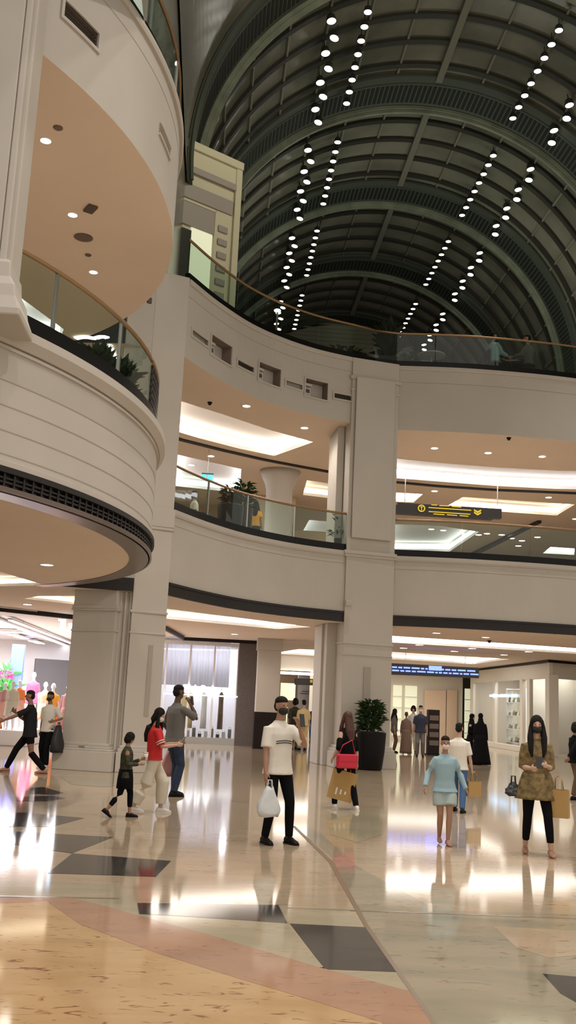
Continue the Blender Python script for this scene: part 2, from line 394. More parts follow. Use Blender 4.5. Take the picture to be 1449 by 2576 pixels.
# floors of the two galleries (slab tops)
def slab(name, outer, z, m):
    bm = bmesh.new(); vs = [bm.verts.new((p[0], p[1], z)) for p in outer]
    e = [bm.edges.new((vs[i], vs[(i+1) % len(vs)])) for i in range(len(vs))]
    bmesh.ops.triangle_fill(bm, use_beauty=True, edges=e); mb = MB(); bm.verts.index_update()
    mb.add([v.co.copy() for v in bm.verts], [[v.index for v in f.verts] for f in bm.faces]); bm.free()
    return struct(mb.build(name, m))
slab('floor', outer_1, Z1-.02, 'marble_beige')
slab('floor', outer_1, Z2-.02, 'store_grey')

# ------------------------------------------------------------------ fascias
def rect_vent(mb, path, s0, s1, z0, z1, off, dep, mi_frame, mi_in, fr=.05):
    """framed opening standing on a fascia"""
    p = sub_path(path, s0, s1)
    for a, b, c, d in ((s0-fr, s1+fr, z1, z1+fr), (s0-fr, s1+fr, z0-fr, z0), (s0-fr, s0, z0, z1), (s1, s1+fr, z0, z1)):
        mb.sweep(sub_path(path, a, b), [(off-.01, c), (off+.03, c), (off+.03, d), (off-.01, d)], mi_frame)
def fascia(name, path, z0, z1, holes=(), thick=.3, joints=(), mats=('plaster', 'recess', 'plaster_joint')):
    """curved parapet wall; holes are (s0, s1, z0, z1, depth)"""
    mb = MB(); L = plen(path)
    ss = sorted(set([0, L] + [h[0] for h in holes] + [h[1] for h in holes])); zs = sorted(set([z0, z1] + [h[2] for h in holes] + [h[3] for h in holes]))
    for sa, sb in zip(ss[:-1], ss[1:]):
        P = sub_path(path, sa, sb)
        if len(P) < 2: continue
        for za, zb in zip(zs[:-1], zs[1:]):
            hit = [h for h in holes if h[0]-1e-6 <= sa and sb <= h[1]+1e-6 and h[2]-1e-6 <= za and zb <= h[3]+1e-6]
            if hit: continue
            mb.sweep(P, [(0, za), (0, zb)], 0, close=False)
    mb.sweep(path, [(0, z1), (-thick, z1), (-thick, z0+.03)], 0, close=False)
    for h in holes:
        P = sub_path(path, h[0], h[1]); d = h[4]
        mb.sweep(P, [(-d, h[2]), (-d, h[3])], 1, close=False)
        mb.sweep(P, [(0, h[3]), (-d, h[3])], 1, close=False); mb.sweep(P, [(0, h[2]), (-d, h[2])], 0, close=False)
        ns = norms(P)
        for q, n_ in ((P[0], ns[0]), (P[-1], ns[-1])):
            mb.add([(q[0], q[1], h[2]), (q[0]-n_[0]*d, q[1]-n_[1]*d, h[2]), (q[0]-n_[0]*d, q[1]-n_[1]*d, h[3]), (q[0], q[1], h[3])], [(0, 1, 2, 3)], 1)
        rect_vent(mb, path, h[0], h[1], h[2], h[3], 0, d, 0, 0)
    for z in joints:
        mb.sweep(path, [(.002, z), (.004, z), (.004, z+.012), (.002, z+.012)], 2)
    return struct(mb.build(name, list(mats)))
def mould(path, prof, name='trim_1', m='plaster'):
    mb = MB(); mb.sweep(path, prof); return struct(mb.build(name, m))

# near balcony, ground ceiling to first floor
fascia('wall_near_balcony', NEAR, ZC, Z1-.02, joints=(4.34, 4.62, 4.92, 5.22))
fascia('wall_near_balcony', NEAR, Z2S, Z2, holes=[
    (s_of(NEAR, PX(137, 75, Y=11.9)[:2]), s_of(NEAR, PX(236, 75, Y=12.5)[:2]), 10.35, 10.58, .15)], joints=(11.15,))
mould(NEAR, [(0, Z1-.24), (.05, Z1-.24), (.10, Z1-.17), (.13, Z1-.13), (.13, Z1-.02), (0, Z1-.02)])
mould(NEAR, [(0, Z1-.30), (.03, Z1-.30), (.03, Z1-.26), (0, Z1-.26)])
mould(NEAR, [(0, Z2-.10), (.05, Z2-.10), (.07, Z2-.05), (.07, Z2), (0, Z2)])
mould(NEAR, [(0, ZC), (.05, ZC), (.05, ZC+.07), (0, ZC+.09)])
# left bay and right bay
def lb(x0, x1, y, Y): return (s_of(LEFT, PX(x0, y, Y=Y)[:2]), s_of(LEFT, PX(x1, y, Y=Y)[:2]))
holes = []
def zat(x, y, path):
    # height of the fascia point seen at pixel x,y: walk the path for the crossing
    best = None
    for a in path:
        p = PX(x, y, Y=a[1]); d = abs(p.x-a[0])
        if best is None or d < best[0]: best = (d, p.z, a)
    return best[1], s_of(path, best[2])
fine = [tuple(q) for q in LEFT]
dense = []
for a, b in zip(LEFT[:-1], LEFT[1:]):
    for k in range(10): dense.append((a[0]+(b[0]-a[0])*k/10, a[1]+(b[1]-a[1])*k/10))
for (x0, x1, yt, yb) in ((532, 580, 860, 908), (651, 703, 924, 969), (769, 821, 970, 1014)):
    z_t, s0 = zat(x0, yt-8, dense); z_b, s1 = zat(x1, yb+14, dense)
    holes.append((s0, s1, 10.12, 10.62, .55))
slots = []
for (x0, x1, ym) in ((482, 523, 850), (597, 638, 919), (718, 760, 974), (839, 882, 1013)):
    z_m, s0 = zat(x0, ym, dense); _, s1 = zat(x1, ym, dense); slots.append((s0, s1, 10.24, 10.38, .12))
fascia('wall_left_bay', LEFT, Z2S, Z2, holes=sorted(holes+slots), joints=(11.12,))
fascia('wall_left_bay', LEFT, ZC, Z1-.02, joints=(5.52,))
fascia('wall_right_bay', RIGHT, Z2S, Z2, joints=(11.05,))
fascia('wall_right_bay', RIGHT, ZC, Z1-.02, joints=(5.5,))
for P in (LEFT, RIGHT):
    mould(P, [(0, Z1-.17), (.03, Z1-.17), (.05, Z1-.12), (.05, Z1-.02), (0, Z1-.02)])
    mould(P, [(0, Z2-.12), (.03, Z2-.12), (.05, Z2-.08), (.05, Z2), (0, Z2)])
# boxes in the square niches: camera housings
for k, h in enumerate(holes):
    p = sub_path(LEFT, h[0], h[1]); a = p[0]; n_ = norms(p)[0]; t_ = (-n_[1], n_[0])
    w = h[1]-h[0]; ang = math.atan2(t_[1], t_[0])
    cpos = Vector((a[0]+t_[0]*w*.26-n_[0]*.25, a[1]+t_[1]*w*.26-n_[1]*.25, 10.12))
    t = thing('niche_speaker', ['white box speaker in the square niche nearest the left pillar', 'white box speaker in the middle square niche of the upper parapet', 'white box speaker with dark window in the right square niche'][k], 'speaker', cpos, ang, 'boxes in the square niches')
    b = MB(); b.box((0, 0, .17), (w*.3, .22, .26)); b.box((0, 0, .39), (w*.38, .24, .07)); b.build('housing', 'white_metal', t, local=True, bevel=.01)
    b = MB(); b.box((0, -.115, .2), (w*.16, .02, .1)); b.build('grille', 'vent_dark', t, local=True)
    b = MB(); b.box((0, 0, .02), (.08, .1, .05)); b.build('bracket', 'steel', t, local=True)
for k, h in enumerate(slots):
    c = sub_path(LEFT, h[0], h[1]); mb = MB()
    for i in range(3):
        z = h[2]+.02+i*.045; mb.sweep(c, [(-.03, z), (-.015, z), (-.03, z+.02), (-.045, z+.02)])
    mb.sweep(c, [(-.09, h[2]), (-.08, h[2]), (-.08, h[3]), (-.09, h[3])])
    o = mb.build('air_vent', 'white_metal'if k in (0, 2) else 'vent_dark'); tag(o, ['pale slotted air vent left of the first square niche', 'slotted air vent between the first and second square niches', 'pale slotted air vent between the second and third square niches', 'dark slotted air vent beside the middle pillar'][k], 'vent', 'vents in the upper parapet')
# vents of the near balcony
for (x0, x1, lab) in ((137, 236, 'long dark air vent high on the curved balcony by the left pillar'),):
    s0 = s_of(NEAR, PX(x0, 75, Y=11.9)[:2]); s1 = s_of(NEAR, PX(x1, 75, Y=12.5)[:2]); c = sub_path(NEAR, s0, s1); mb = MB()
    for i in range(4):
        z = 10.37+i*.05; mb.sweep(c, [(-.03, z), (-.015, z), (-.03, z+.02), (-.045, z+.02)])
    mb.sweep(c, [(-.10, 10.35), (-.09, 10.35), (-.09, 10.58), (-.10, 10.58)]); tag(mb.build('air_vent', 'vent_dark'), lab, 'vent')
c = arc((-9.25, 16.30), 8.14, -13, -7.5, 6); mb = MB()
for (za, zb) in ((10.36, 10.40), (10.56, 10.60)): mb.sweep(c, [(0, za), (.03, za), (.03, zb), (0, zb)])
for i in range(3):
    z = 10.42+i*.05; mb.sweep(c, [(.002, z), (.018, z), (.005, z+.02), (.002, z+.02)])
tag(mb.build('air_vent', 'plaster'), 'pale slim air vent on the curved balcony near its right edge', 'vent')

# dark pierced bands at ground ceiling level
def pierced(path, name, holesize=.11, n_rows=2, lip=True, deep=.0):
    mb = MB(); L = plen(path)
    if not lip:
        mb.sweep(path, [(-.04, ZB), (.02, ZB), (.02, ZC-.06), (.05, ZC-.06), (.05, ZC), (-.04, ZC)]); mb.sweep(path, [(.02, ZB), (.035, ZB), (.035, ZB+.05), (.02, ZB+.05)])
        return struct(mb.build(name, 'bronze'))
    mb.sweep(path, [(-.02, ZB-.0), (.03, ZB-.0), (.03, ZB+.06), (-.02, ZB+.06)], 1 if lip else 0)
    mb.sweep(path, [(-.06, ZB), (-.02, ZB), (-.02, ZC), (-.06, ZC)], 2)
    mb.sweep(path, [(-.02, ZC-.07), (.06, ZC-.07), (.06, ZC), (-.02, ZC)], 0)
    n = int(L/.16)
    for i in range(n):
        s0 = L*i/n; c = sub_path(path, s0+.02, s0+.05)
        if len(c) > 1: mb.sweep(c, [(-.02, ZB+.06), (.02, ZB+.06), (.02, ZC-.07), (-.02, ZC-.07)], 0)
    for z in (ZB+.115, ZB+.165): mb.sweep(path, [(-.02, z-.012), (.015, z-.012), (.015, z+.012), (-.02, z+.012)], 0)
    return struct(mb.build(name, ['bronze', 'bronze_lip', 'black_strip']))
pierced(NEAR, 'trim_2'); pierced(LEFT, 'trim_3', lip=False); pierced(RIGHT, 'trim_4', lip=False)
mb = MB(); mb.sweep(NEAR, [(-.34, ZB-.012), (-.02, ZB-.012), (-.02, ZB), (-.34, ZB)]); struct(mb.build('trim_2', 'bronze_lip'))
mb = MB(); mb.sweep([(-3.6, 21.98), (-1.80, 22.23)], [(.0, ZB), (.06, ZB), (.06, ZC), (.0, ZC)]); struct(mb.build('trim_5', 'bronze'))
mb = MB(); mb.sweep(STEP, [(0, ZB+.02), (0, Z1), (-.3, Z1), (-.3, ZB+.02)]); mb.sweep([(-2.4, 22.15), (-1.80, 22.25)], [(0, Z1), (0, Z2), (-.3, Z2), (-.3, Z1)])
struct(mb.build('wall_left', 'plaster'))

# ------------------------------------------------------------------ glass railings
def railing(path, z, label, h=1.05, strip='black_strip', strip_h=.17, clamps=True):
    mid = path[len(path)//2]; t = thing('glass_railing', label, 'railing', (mid[0], mid[1], z), 0, 'glass railings round the court')
    L = plen(path)
    b = MB(); b.sweep(path, [(-.12, z), (.0, z), (.0, z+strip_h), (-.12, z+strip_h)]); b.build('base_channel', strip, t)
    b = MB(); b.tube([(p[0]-n[0]*.075, p[1]-n[1]*.075, z+h) for p, n in zip(path, norms(path))], .033, 8); b.build('handrail', 'brass_rail', t, smooth=True)
    n = max(1, round(L/1.9))
    for i in range(n):
        c = sub_path(path, L*i/n+.012, L*(i+1)/n-.012)
        b = MB(); b.sweep(c, [(-.082, z+.09), (-.070, z+.09), (-.070, z+h-.02), (-.082, z+h-.02)]); b.build('glass_pane', 'rail_glass', t)
    for i in range(1, n if clamps else 0):
        c = sub_path(path, L*i/n-.02, L*i/n+.02)
        if len(c) < 2: continue
        b = MB(); b.sweep(c, [(-.10, z+.09), (-.055, z+.09), (-.055, z+h-.03), (-.10, z+h-.03)]); b.build('glass_clamp', 'steel', t)
    return t
railing(NEAR[6:29], Z1, 'curved glass railing with brown handrail on the near left balcony', strip_h=.24)
railing(LEFT, Z1, 'first floor glass railing between the left and middle pillars')
railing(RIGHT, Z1, 'first floor glass railing right of the middle pillar', clamps=False)
railing(NEAR[6:], Z2, 'top floor railing above the near left balcony, only its handrail showing')
# the top floor railing runs past the pillars
railing(LEFT + [(4.3, 27.62)], Z2, 'top floor glass railing over the left bay with square niches', clamps=False)
railing([(4.3, 27.62)] + RIGHT, Z2, 'top floor glass railing over the right bay', clamps=False)
# pierced dark panel at the end of the near railing
c = NEAR[28:46]; t = thing('pierced_screen', 'dark pierced metal screen ending the near balcony railing', 'screen', (c[8][0], c[8][1], Z1))
mb = MB(); LC = plen(c)
for z in [Z1+.04+i*.11 for i in range(9)]: mb.sweep(c, [(-.09, z), (-.05, z), (-.05, z+.045), (-.09, z+.045)])
for i in range(30):
    q = sub_path(c, LC*i/30, LC*i/30+.05)
    if len(q) > 1: mb.sweep(q, [(-.09, Z1), (-.05, Z1), (-.05, Z1+.98), (-.09, Z1+.98)])
mb.build('pierced_panel', 'bronze', t)
mb = MB(); mb.tube([(p[0]-n[0]*.075, p[1]-n[1]*.075, Z1+1.05) for p, n in zip(c, norms(c))], .033, 8); mb.build('handrail', 'brass_rail', t, smooth=True)

# ------------------------------------------------------------------ pillars
def pillar(name, poly, z0, z1, base=None, cap=None, extra=()):
    mb = MB(); mb.prism(poly, z0, z1)
    def grow(d):
        n = len(poly); cxx = sum(p[0] for p in poly)/n; cyy = sum(p[1] for p in poly)/n
        return [(p[0]+math.copysign(d, p[0]-cxx), p[1]+math.copysign(d, p[1]-cyy)) for p in poly]
    for (d, a, b) in (base or []) + (cap or []): mb.prism(grow(d), a, b)
    for e in extra: mb.prism(*e[:1], e[1], e[2])
    return struct(mb.build(name, 'plaster', bevel=.012))
base = [(.16, 0, .42), (.13, .42, .47), (.09, .47, .52), (.05, .52, .58)]
cap0 = [(.02, 3.0, 3.03), (.035, 3.36, 3.40)]
PA = [(-3.12, 22.55), (-2.13, 22.15), (-1.85, 23.1), (-2.85, 23.5)]
pillar('wall_left_pillar', PA, 0, ZB, base, [(.02, 2.98, 3.02), (.04, 3.44, 3.48), (.025, 3.48, 3.56)])
mb = MB()
mb.prism([(-2.25, 22.36), (-1.75, 22.40), (-1.75, 23.1), (-2.25, 23.1)], 0, ZB)
for i in range(3): mb.prism([(-2.09+i*.11, 22.33), (-2.03+i*.11, 22.33), (-2.03+i*.11, 22.5), (-2.09+i*.11, 22.5)], 0, ZB)
struct(mb.build('wall_left_pillar', 'plaster', bevel=.02))
PB = [(-1.80, 22.25), (-1.04, 22.55), (-1.14, 23.3), (-1.90, 23.1)]
pillar('wall_left_pillar', PB, 0, Z2, [(.10, 0, .42), (.07, .42, .5), (.04, .5, .56)], [(.02, 2.98, 3.02), (.03, 3.44, 3.5), (.03, 5.35, 5.42), (.04, 5.42, Z1-.05)])
mat('strip_grey', (.40, .36, .31), .6)
mb = MB(); mb.box((-1.33, 22.43, 1.97), (.10, .02, 1.55), math.atan2(.30, .76)); struct(mb.build('trim_6', 'strip_grey'))
PC = [(3.60, 27.22), (5.02, 27.56), (4.80, 29.0), (3.36, 28.7)]
pillar('wall_middle_pillar', PC, 0, Z2, [(.16, 0, .42), (.12, .42, .5), (.06, .5, .58)], [(.03, 3.3, 3.36), (.02, 3.0, 3.03), (.04, 5.72, 5.80), (.06, Z1-.1, Z1), (.03, 10.55, 10.62), (.05, 10.9, 11.0)])
mb = MB(); mb.prism([(3.72, 27.215), (4.88, 27.49), (4.88, 27.4), (3.72, 27.125)], Z1+.35, Z2-.6)
mb.prism([(3.22, 27.9), (3.5, 27.9), (3.4, 29.2), (3.12, 29.2)], 0, ZB); mb.prism([(3.12, 28.3), (3.2, 28.3), (3.1, 29.3), (3.02, 29.3)], 0, ZB)
mb.prism([(3.30, 27.75), (3.5, 27.75), (3.4, 29.0), (3.2, 29.0)], Z1, Z2S)
struct(mb.build('wall_middle_pillar', 'plaster', bevel=.015))
mb = MB(); mb.box((4.31, 27.375, 2.1), (.20, .03, 1.2), .235); struct(mb.build('trim_7', 'strip_grey'))
# near left pillar on the first floor
e0 = PX(94, 100, Y=11.1).x; e1 = PX(32, 690, Y=11.1).x
mb = MB(); xr = (e0+e1)/2
mb.box((xr-.6, 11.25, 9.6), (1.2, .5, 7.4)); mb.box((xr-.62, 11.1, 9.6), (.95, .3, 7.4)); mb.box((xr-.10, 11.2, 9.6), (.08, .5, 7.4))
mb.rings([[(xr-1.3, 10.85-g, z_), (xr+g, 10.85-g, z_), (xr+g, 11.5, z_), (xr-1.3, 11.5, z_)] for g, z_ in ((.22, Z1-.2), (.22, 5.78), (.15, 5.95), (.12, 6.1), (.05, 6.22), (.03, 6.4), (.0, 6.45))])
struct(mb.build('wall_near_pillar', 'plaster', bevel=.02))
# small electric box at the foot of the left pillar
mb = MB(); o = PX(205, 1879, Y=22.25); mb.box(o, (.12, .03, .09), -.38); tag(mb.build('wall_socket', 'steel', bevel=.004), 'small metal socket plate low on the left pillar', 'socket')
mb = MB(); o = PX(877, 1517, Y=27.1); mb.box(o, (.18, .1, .16)); tag(mb.build('junction_box', 'plaster', bevel=.02), 'small pale box on the middle pillar above the dark band', 'junction box')
mb = MB(); o = PX(376, 756, Y=20.4); mb.box(o, (.10, .06, .13), .6); tag(mb.build('wall_speaker', 'vent_dark', bevel=.01), 'small brown speaker under the balcony ceiling beside the left pillar', 'speaker')

# ------------------------------------------------------------------ barrel vault
VX, VZ, VR = 7.43, 17.35, 9.0
RIBS = [28.8-8.1*2, 28.8-8.1, 28.8, 36.9, 45.0, 53.1, 61.2]
def vp_(a, r, y): return (VX + r*math.sin(a), y, VZ + r*math.cos(a))
NA = 96
AA = [R(-96 + 192*i/NA) for i in range(NA+1)]
mb = MB(); vs = [vp_(a, VR, y) for y in (RIBS[0]-8, RIBS[-1]) for a in AA]
mb.add(vs, [(i, i+1, NA+2+i, NA+1+i) for i in range(NA)]); 
mb.add([(VX-VR, RIBS[0]-8, VZ), (VX-VR, 62, VZ), (VX-VR, 62, Z2), (VX-VR, RIBS[0]-8, Z2)], [(0, 1, 2, 3)]); mb.add([(VX+VR, RIBS[0]-8, VZ), (VX+VR, 62, VZ), (VX+VR, 62, Z2), (VX+VR, RIBS[0]-8, Z2)], [(0, 1, 2, 3)])
struct(mb.build('ceiling', 'vault_glass', smooth=False))
def arch(r0, r1, y0, y1, a0=-96, a1=96, n=96, mi=0, mb=None):
    mb = mb or MB(); rs = []
    for i in range(n+1):
        a = R(a0+(a1-a0)*i/n); rs.append([vp_(a, r0, y0), vp_(a, r1, y0), vp_(a, r1, y1), vp_(a, r0, y1)])
    return mb.rings(rs, mi=mi)
for i, y in enumerate(RIBS):
    if i < 2: continue
    # arched rib: flat pierced band towards the court, moulded edge behind it
    mb = MB(); arch(VR-.30, VR-.0, y-.10, y+.18, mb=mb, mi=0); arch(VR-.42, VR-.3, y-.02, y+.12, mb=mb, mi=0)
    arch(VR-.16, VR-.02, y-2.05, y-.10, mb=mb, mi=1); arch(VR-.20, VR-.12, y-2.12, y-2.03, mb=mb, mi=1); arch(VR-.20, VR-.14, y-1.62, y-1.54, mb=mb, mi=1)
    n = 150
    for k in range(n):
        a = R(-95 + 190*k/n); w = R(.42)
        for (ya, yb) in ((y-1.45, y-.32),):
            p = [vp_(a-w, VR-.165, ya), vp_(a+w, VR-.165, ya), vp_(a+w, VR-.165, yb), vp_(a-w, VR-.165, yb)]
            q = [vp_(a-w, VR-.175, ya), vp_(a+w, VR-.175, ya), vp_(a+w, VR-.175, yb), vp_(a-w, VR-.175, yb)]
            mb.add(p+q, [(0, 1, 2, 3), (4, 5, 6, 7), (0, 1, 5, 4), (1, 2, 6, 5), (2, 3, 7, 6), (3, 0, 4, 7)], 2)
    struct(mb.build('trim_8', ['rib_edge', 'rib_band', 'rib_slot']))
    if i < len(RIBS)-1:
        mb = MB(); y0 = y+.2; y1 = RIBS[i+1]-2.15
        for k in range(1, 5):                       # dark cross bars
            yy = y0 + (y1-y0)*(k-.35)/4; arch(VR-.13, VR-.01, yy-.13, yy+.13, mb=mb, mi=0)
        for a in range(-88, 89, 11):                # long glazing bars
            w = .85 if a == 0 else .28; dep = .25 if a == 0 else .10
            a0, a1 = R(a+1.5-w), R(a+1.5+w)
            mb.rings([[vp_(a0, VR-dep, yy), vp_(a1, VR-dep, yy), vp_(a1, VR-.01, yy), vp_(a0, VR-.01, yy)] for yy in (y0-.2, y1+.3)], mi=1)
        struct(mb.build('trim_9', ['vault_bar', 'vault_mullion']))
mb = MB(); n = 48; pts = [vp_(R(-90+180*i/n), VR-.05, 61.1) for i in range(n+1)]
mb.add(pts + [(VX+VR, 61.1, Z2), (VX-VR, 61.1, Z2)], [tuple(range(n+3))])
for k in range(50):
    z = Z2+.3+k*.29
    if z < VZ: h = VR
    else: h = math.sqrt(max(0, (VR-.1)**2-(z-VZ)**2))
    if h > 1: mb.box((VX, 61.07, z), (2*h-.2, .04, .07), mi=1)
struct(mb.build('wall_back', ['end_wall', 'end_wall_line']))

# spotlights of the vault
lamp0 = thing('vault_spotlight', 'round white spotlight in the long rows under the dark barrel vault', 'spotlight', (0, 0, 0))
b = MB(); b.lathe((0, 0, 0), [(.06, .26), (.12, .20), (.165, .02), (.165, 0), (.15, 0), (.15, .015)]); b.build('housing', 'vault_bar', lamp0, local=True, smooth=True)
b = MB(); b.cyl((0, 0, .004), .135, .01); b.build('lens', 'vault_lamp', lamp0, local=True)
b = MB(); b.tube([(0, 0, .24), (0, 0, .5)], .02, 6); b.build('stem', 'vault_bar', lamp0, local=True)
used = [False]
def vlamp(x, y, z, tx, ty, label, group, s):
    if not used[0]: o = lamp0; o.location = (x, y, z); used[0] = True; o['label'] = label; o['group'] = group
    else: o = dup(lamp0, (x, y, z), None, label, group)
    o.rotation_euler = (tx, ty, 0); o.scale = (s, s, s)
for i in range(2, len(RIBS)-1):
    y0 = RIBS[i]; bay = ['nearest', 'second', 'third', 'fourth'][i-2]
    for side, nm in ((-1, 'left'), (1, 'right')):
        for k in range(8):
            y = y0+1.15+k*.76; a = math.asin(3.35*side/(VR-.5))
            vlamp(VX-.04+3.35*side, y, VZ+math.cos(a)*(VR-.55)-.15, 0, 0, 'small round spotlight of the inner %s row in the %s vault bay' % (nm, bay), 'inner %s lamp row, %s bay' % (nm, bay), .95)
        for k in range(8):
            y = y0+1.1+k*.86; x = (2.90 if side < 0 else 12.45) + (.10 if k % 2 else -.10); z = HC+23.0-.15
            if side > 0: z = HC+22.85
            vlamp(x, y, z, R(-4), R(12 if k % 2 else -8), 'round spotlight of the outer zigzag %s row in the %s vault bay' % (nm, bay), 'outer %s lamp row, %s bay' % (nm, bay), 1.12)
# ------------------------------------------------------------------ cream lift housing on the top floor
lt = thing('lift_housing', 'cream panelled lift housing with grey glazing on the top floor', 'lift housing', (-1.2, 27.5, Z2))
A0 = Vector((-3.6, 25.6)); A1 = Vector((.04, 28.05)); dv = (A1-A0).normalized(); ang = math.atan2(dv.y, dv.x); TOP = 17.85-.07
def lw(s0, s1, z0, z1, dep, mi, mb, out=0):
    c = A0 + dv*(s0+s1)/2 + Vector((dv.y, -dv.x))*out; mb.box((c.x, c.y, (z0+z1)/2), (s1-s0, dep, z1-z0), ang, mi)
LL = (A1-A0).length
b = MB(); b.prism([tuple(A0), tuple(A1), (.04, 30.5), (-3.6, 30.5)], Z2, TOP-.02); b.build('body', 'lift_cream', lt)
b = MB(); lw(0, LL, TOP-.25, TOP, .16, 0, b, .08); lw(0, LL-.1, TOP-.95, TOP-.25, .08, 0, b, .03); lw(LL-.22, LL, Z2, TOP-.2, .12, 0, b, .05); b.build('cornice', 'lift_cream', lt, bevel=.02)
b = MB(); lw(0, LL-.25, 16.0, 16.45, .04, 0, b, .03); lw(0, LL-.2, 16.8, 17.0, .05, 0, b, .09); b.build('upper_panel', 'lift_grey', lt)
b = MB(); lw(0, LL-.85, 15.15, 15.86, .05, 0, b, .04); b.build('grey_board', 'lift_grey', lt)
b = MB(); lw(0, LL-.84, 15.86, 15.93, .09, 0, b, .04); lw(LL-.88, LL-.8, Z2, 15.93, .09, 0, b, .04); b.build('frame', 'lift_cream', lt)
b = MB(); lw(2.72, 3.46, Z2, 15.12, .05, 0, b, .04); b.build('lit_window', 'lift_lit', lt)
b = MB(); lw(2.2, 2.72, Z2, 15.0, .05, 0, b, .06); b.build('door', 'lift_dark', lt)
for k in range(8):
    b = MB(); lw(LL-.72, LL-.38, 12.4+k*.42, 12.6+k*.42, .04, 0, b, .04); b.build('panel', 'lift_grey', lt, bevel=.02)

# ------------------------------------------------------------------ ground floor surface
fl = MB()
def fpoly(pts, mi, z=.0):
    P = [PX(x, y, z=0) for x, y in pts]
    n = len(P); fl.add([(p.x, p.y, z) for p in P], [tuple(range(n))], mi)
fl.add([(-25, -8, 0), (25, -8, 0), (25, 75, 0), (-25, 75, 0)], [(0, 1, 2, 3)], 0)
# gold field with rose border (arcs about the court centre)
fpoly([(-200, 2262), (115, 2265), (200, 2325), (400, 2400), (600, 2462), (800, 2522), (960, 2572), (1010, 2800), (-400, 2800)], 2, .0015)
fpoly([(-250, 2262), (170, 2256), (280, 2284), (400, 2318), (520, 2350), (640, 2386), (800, 2433), (1030, 2494), (1094, 2580), (1180, 2720), (1010, 2800), (960, 2572), (800, 2522), (600, 2462), (400, 2400), (200, 2325), (115, 2266), (-250, 2290)], 3, .0022)
fpoly([(-250, 2215), (90, 2218), (300, 2225), (350, 2273), (420, 2302), (722, 2323), (818, 2438), (1000, 2445), (1030, 2494), (800, 2433), (640, 2386), (520, 2350), (400, 2318), (280, 2284), (170, 2256), (-250, 2258)], 4, .001)
fpoly([(735, 2078), (830, 2150), (920, 2330), (1000, 2445), (1094, 2580), (1180, 2720), (1700, 2800), (1900, 2330), (1449, 2300), (1100, 2290), (900, 2180), (800, 2090)], 1, .001)
fpoly([(345, 2272), (700, 2277), (723, 2323), (420, 2303), (350, 2300)], 5, .002)
fpoly([(703, 2278), (872, 2284), (917, 2333), (725, 2324)], 4, .002)
fpoly([(730, 2325), (918, 2333), (1000, 2446), (818, 2439)], 5, .002)
fpoly([(1365, 2450), (1500, 2462), (1600, 2560), (1449, 2522), (1410, 2500)], 5, .002)
fpoly([(1240, 2330), (1500, 2345), (1500, 2400), (1380, 2410), (1300, 2385)], 0, .0018)
fpoly([(-120, 2190), (120, 2197), (182, 2147), (430, 2166), (392, 2206), (120, 2197)], 5, .002)
fpoly([(-60, 2085), (35, 2092), (285, 2106), (180, 2147), (20, 2122), (-60, 2118)], 5, .002)
fpoly([(-40, 2046), (60, 2044), (212, 2058), (130, 2080), (20, 2080), (-40, 2062)], 5, .002)
fpoly([(40, 2005), (130, 2002), (165, 2008), (120, 2016), (40, 2016)], 5, .002)
fpoly([(75, 1982), (110, 1980), (160, 1995), (130, 2000), (75, 1996)], 5, .002)
fpoly([(150, 1952), (300, 1958), (420, 1965), (260, 1980), (180, 1974)], 1, .002)
fpoly([(720, 2283), (722, 2286), (1449, 2312), (1449, 2309)], 7, .0025)
fpoly([(-10, 2253), (-10, 2256), (300, 2262), (300, 2259)], 7, .0025)
fpoly([(735, 2078), (742, 2078), (838, 2168), (928, 2330), (1102, 2580), (1090, 2580), (918, 2333), (826, 2168)], 6, .003)
fpoly([(820, 2040), (960, 2045), (960, 2100), (900, 2120), (830, 2100)], 4, .0018)
struct(fl.build('floor', ['marble_beige', 'marble_grey', 'marble_gold', 'marble_rose', 'marble_green', 'marble_dark', 'joint', 'joint_thin']))

# ------------------------------------------------------------------ shops of the ground floor
def wallbox(name, p0, p1, z0, z1, m, t=.15, kind=True):
    a, b = Vector(p0), Vector(p1); c = (a+b)/2; d = b-a
    mb = MB(); mb.box((c.x, c.y, (z0+z1)/2), (d.length, t, z1-z0), math.atan2(d.y, d.x)); o = mb.build(name, m)
    return struct(o) if kind else o
# closing walls
wallbox('wall_far', (-20, 63), (21, 63), 0, ZB, 'store_cream')
wallbox('wall_right', (20.5, 30), (20.5, 63), 0, Z2S, 'store_cream')
wallbox('wall_left', (-19, 8), (-19, 63), 0, Z2S, 'store_wall')
wallbox('wall_far', (-24, 79), (21, 79), Z1, Z2S, 'l1_wall')
# left shop
wallbox('wall_shop', (-16, 45), (-2.75, 47), 0, ZB, 'store_wall')
q0 = PX(85, 1700, Y=44.5); q1 = PX(200, 1700, Y=45.3); wallbox('wall_shop', q0[:2], q1[:2], 0, 3.05, 'store_grey')
mb = MB(); a = PX(0, 1523, z=ZB); bb = PX(192, 1548, z=ZB); mb.sweep([(a.x-3, a.y-1.8), (bb.x, bb.y), (-1.6, 32.3), (-1.1, 37.2)], [(0, ZB-.13), (.1, ZB-.13), (.1, ZB-.0), (0, ZB-.0)]); struct(mb.build('trim_10', 'dark_base'))
tag(MB().box((-3.7, 31.0, 3.35), (.02, .02, .02)).build('ceiling_hook', 'steel'), 'tiny hook in the left shop ceiling', 'hook') if False else None
mb = MB(); mb.prism([(-5.95, 28.0), (-4.15, 30.1), (-2.78, 33.0), (-2.78, 46.5), (-18.8, 45), (-18.8, 22), (-9.5, 25.2)], ZB-.03, ZB-.005); struct(mb.build('ceiling', 'store_wall'))
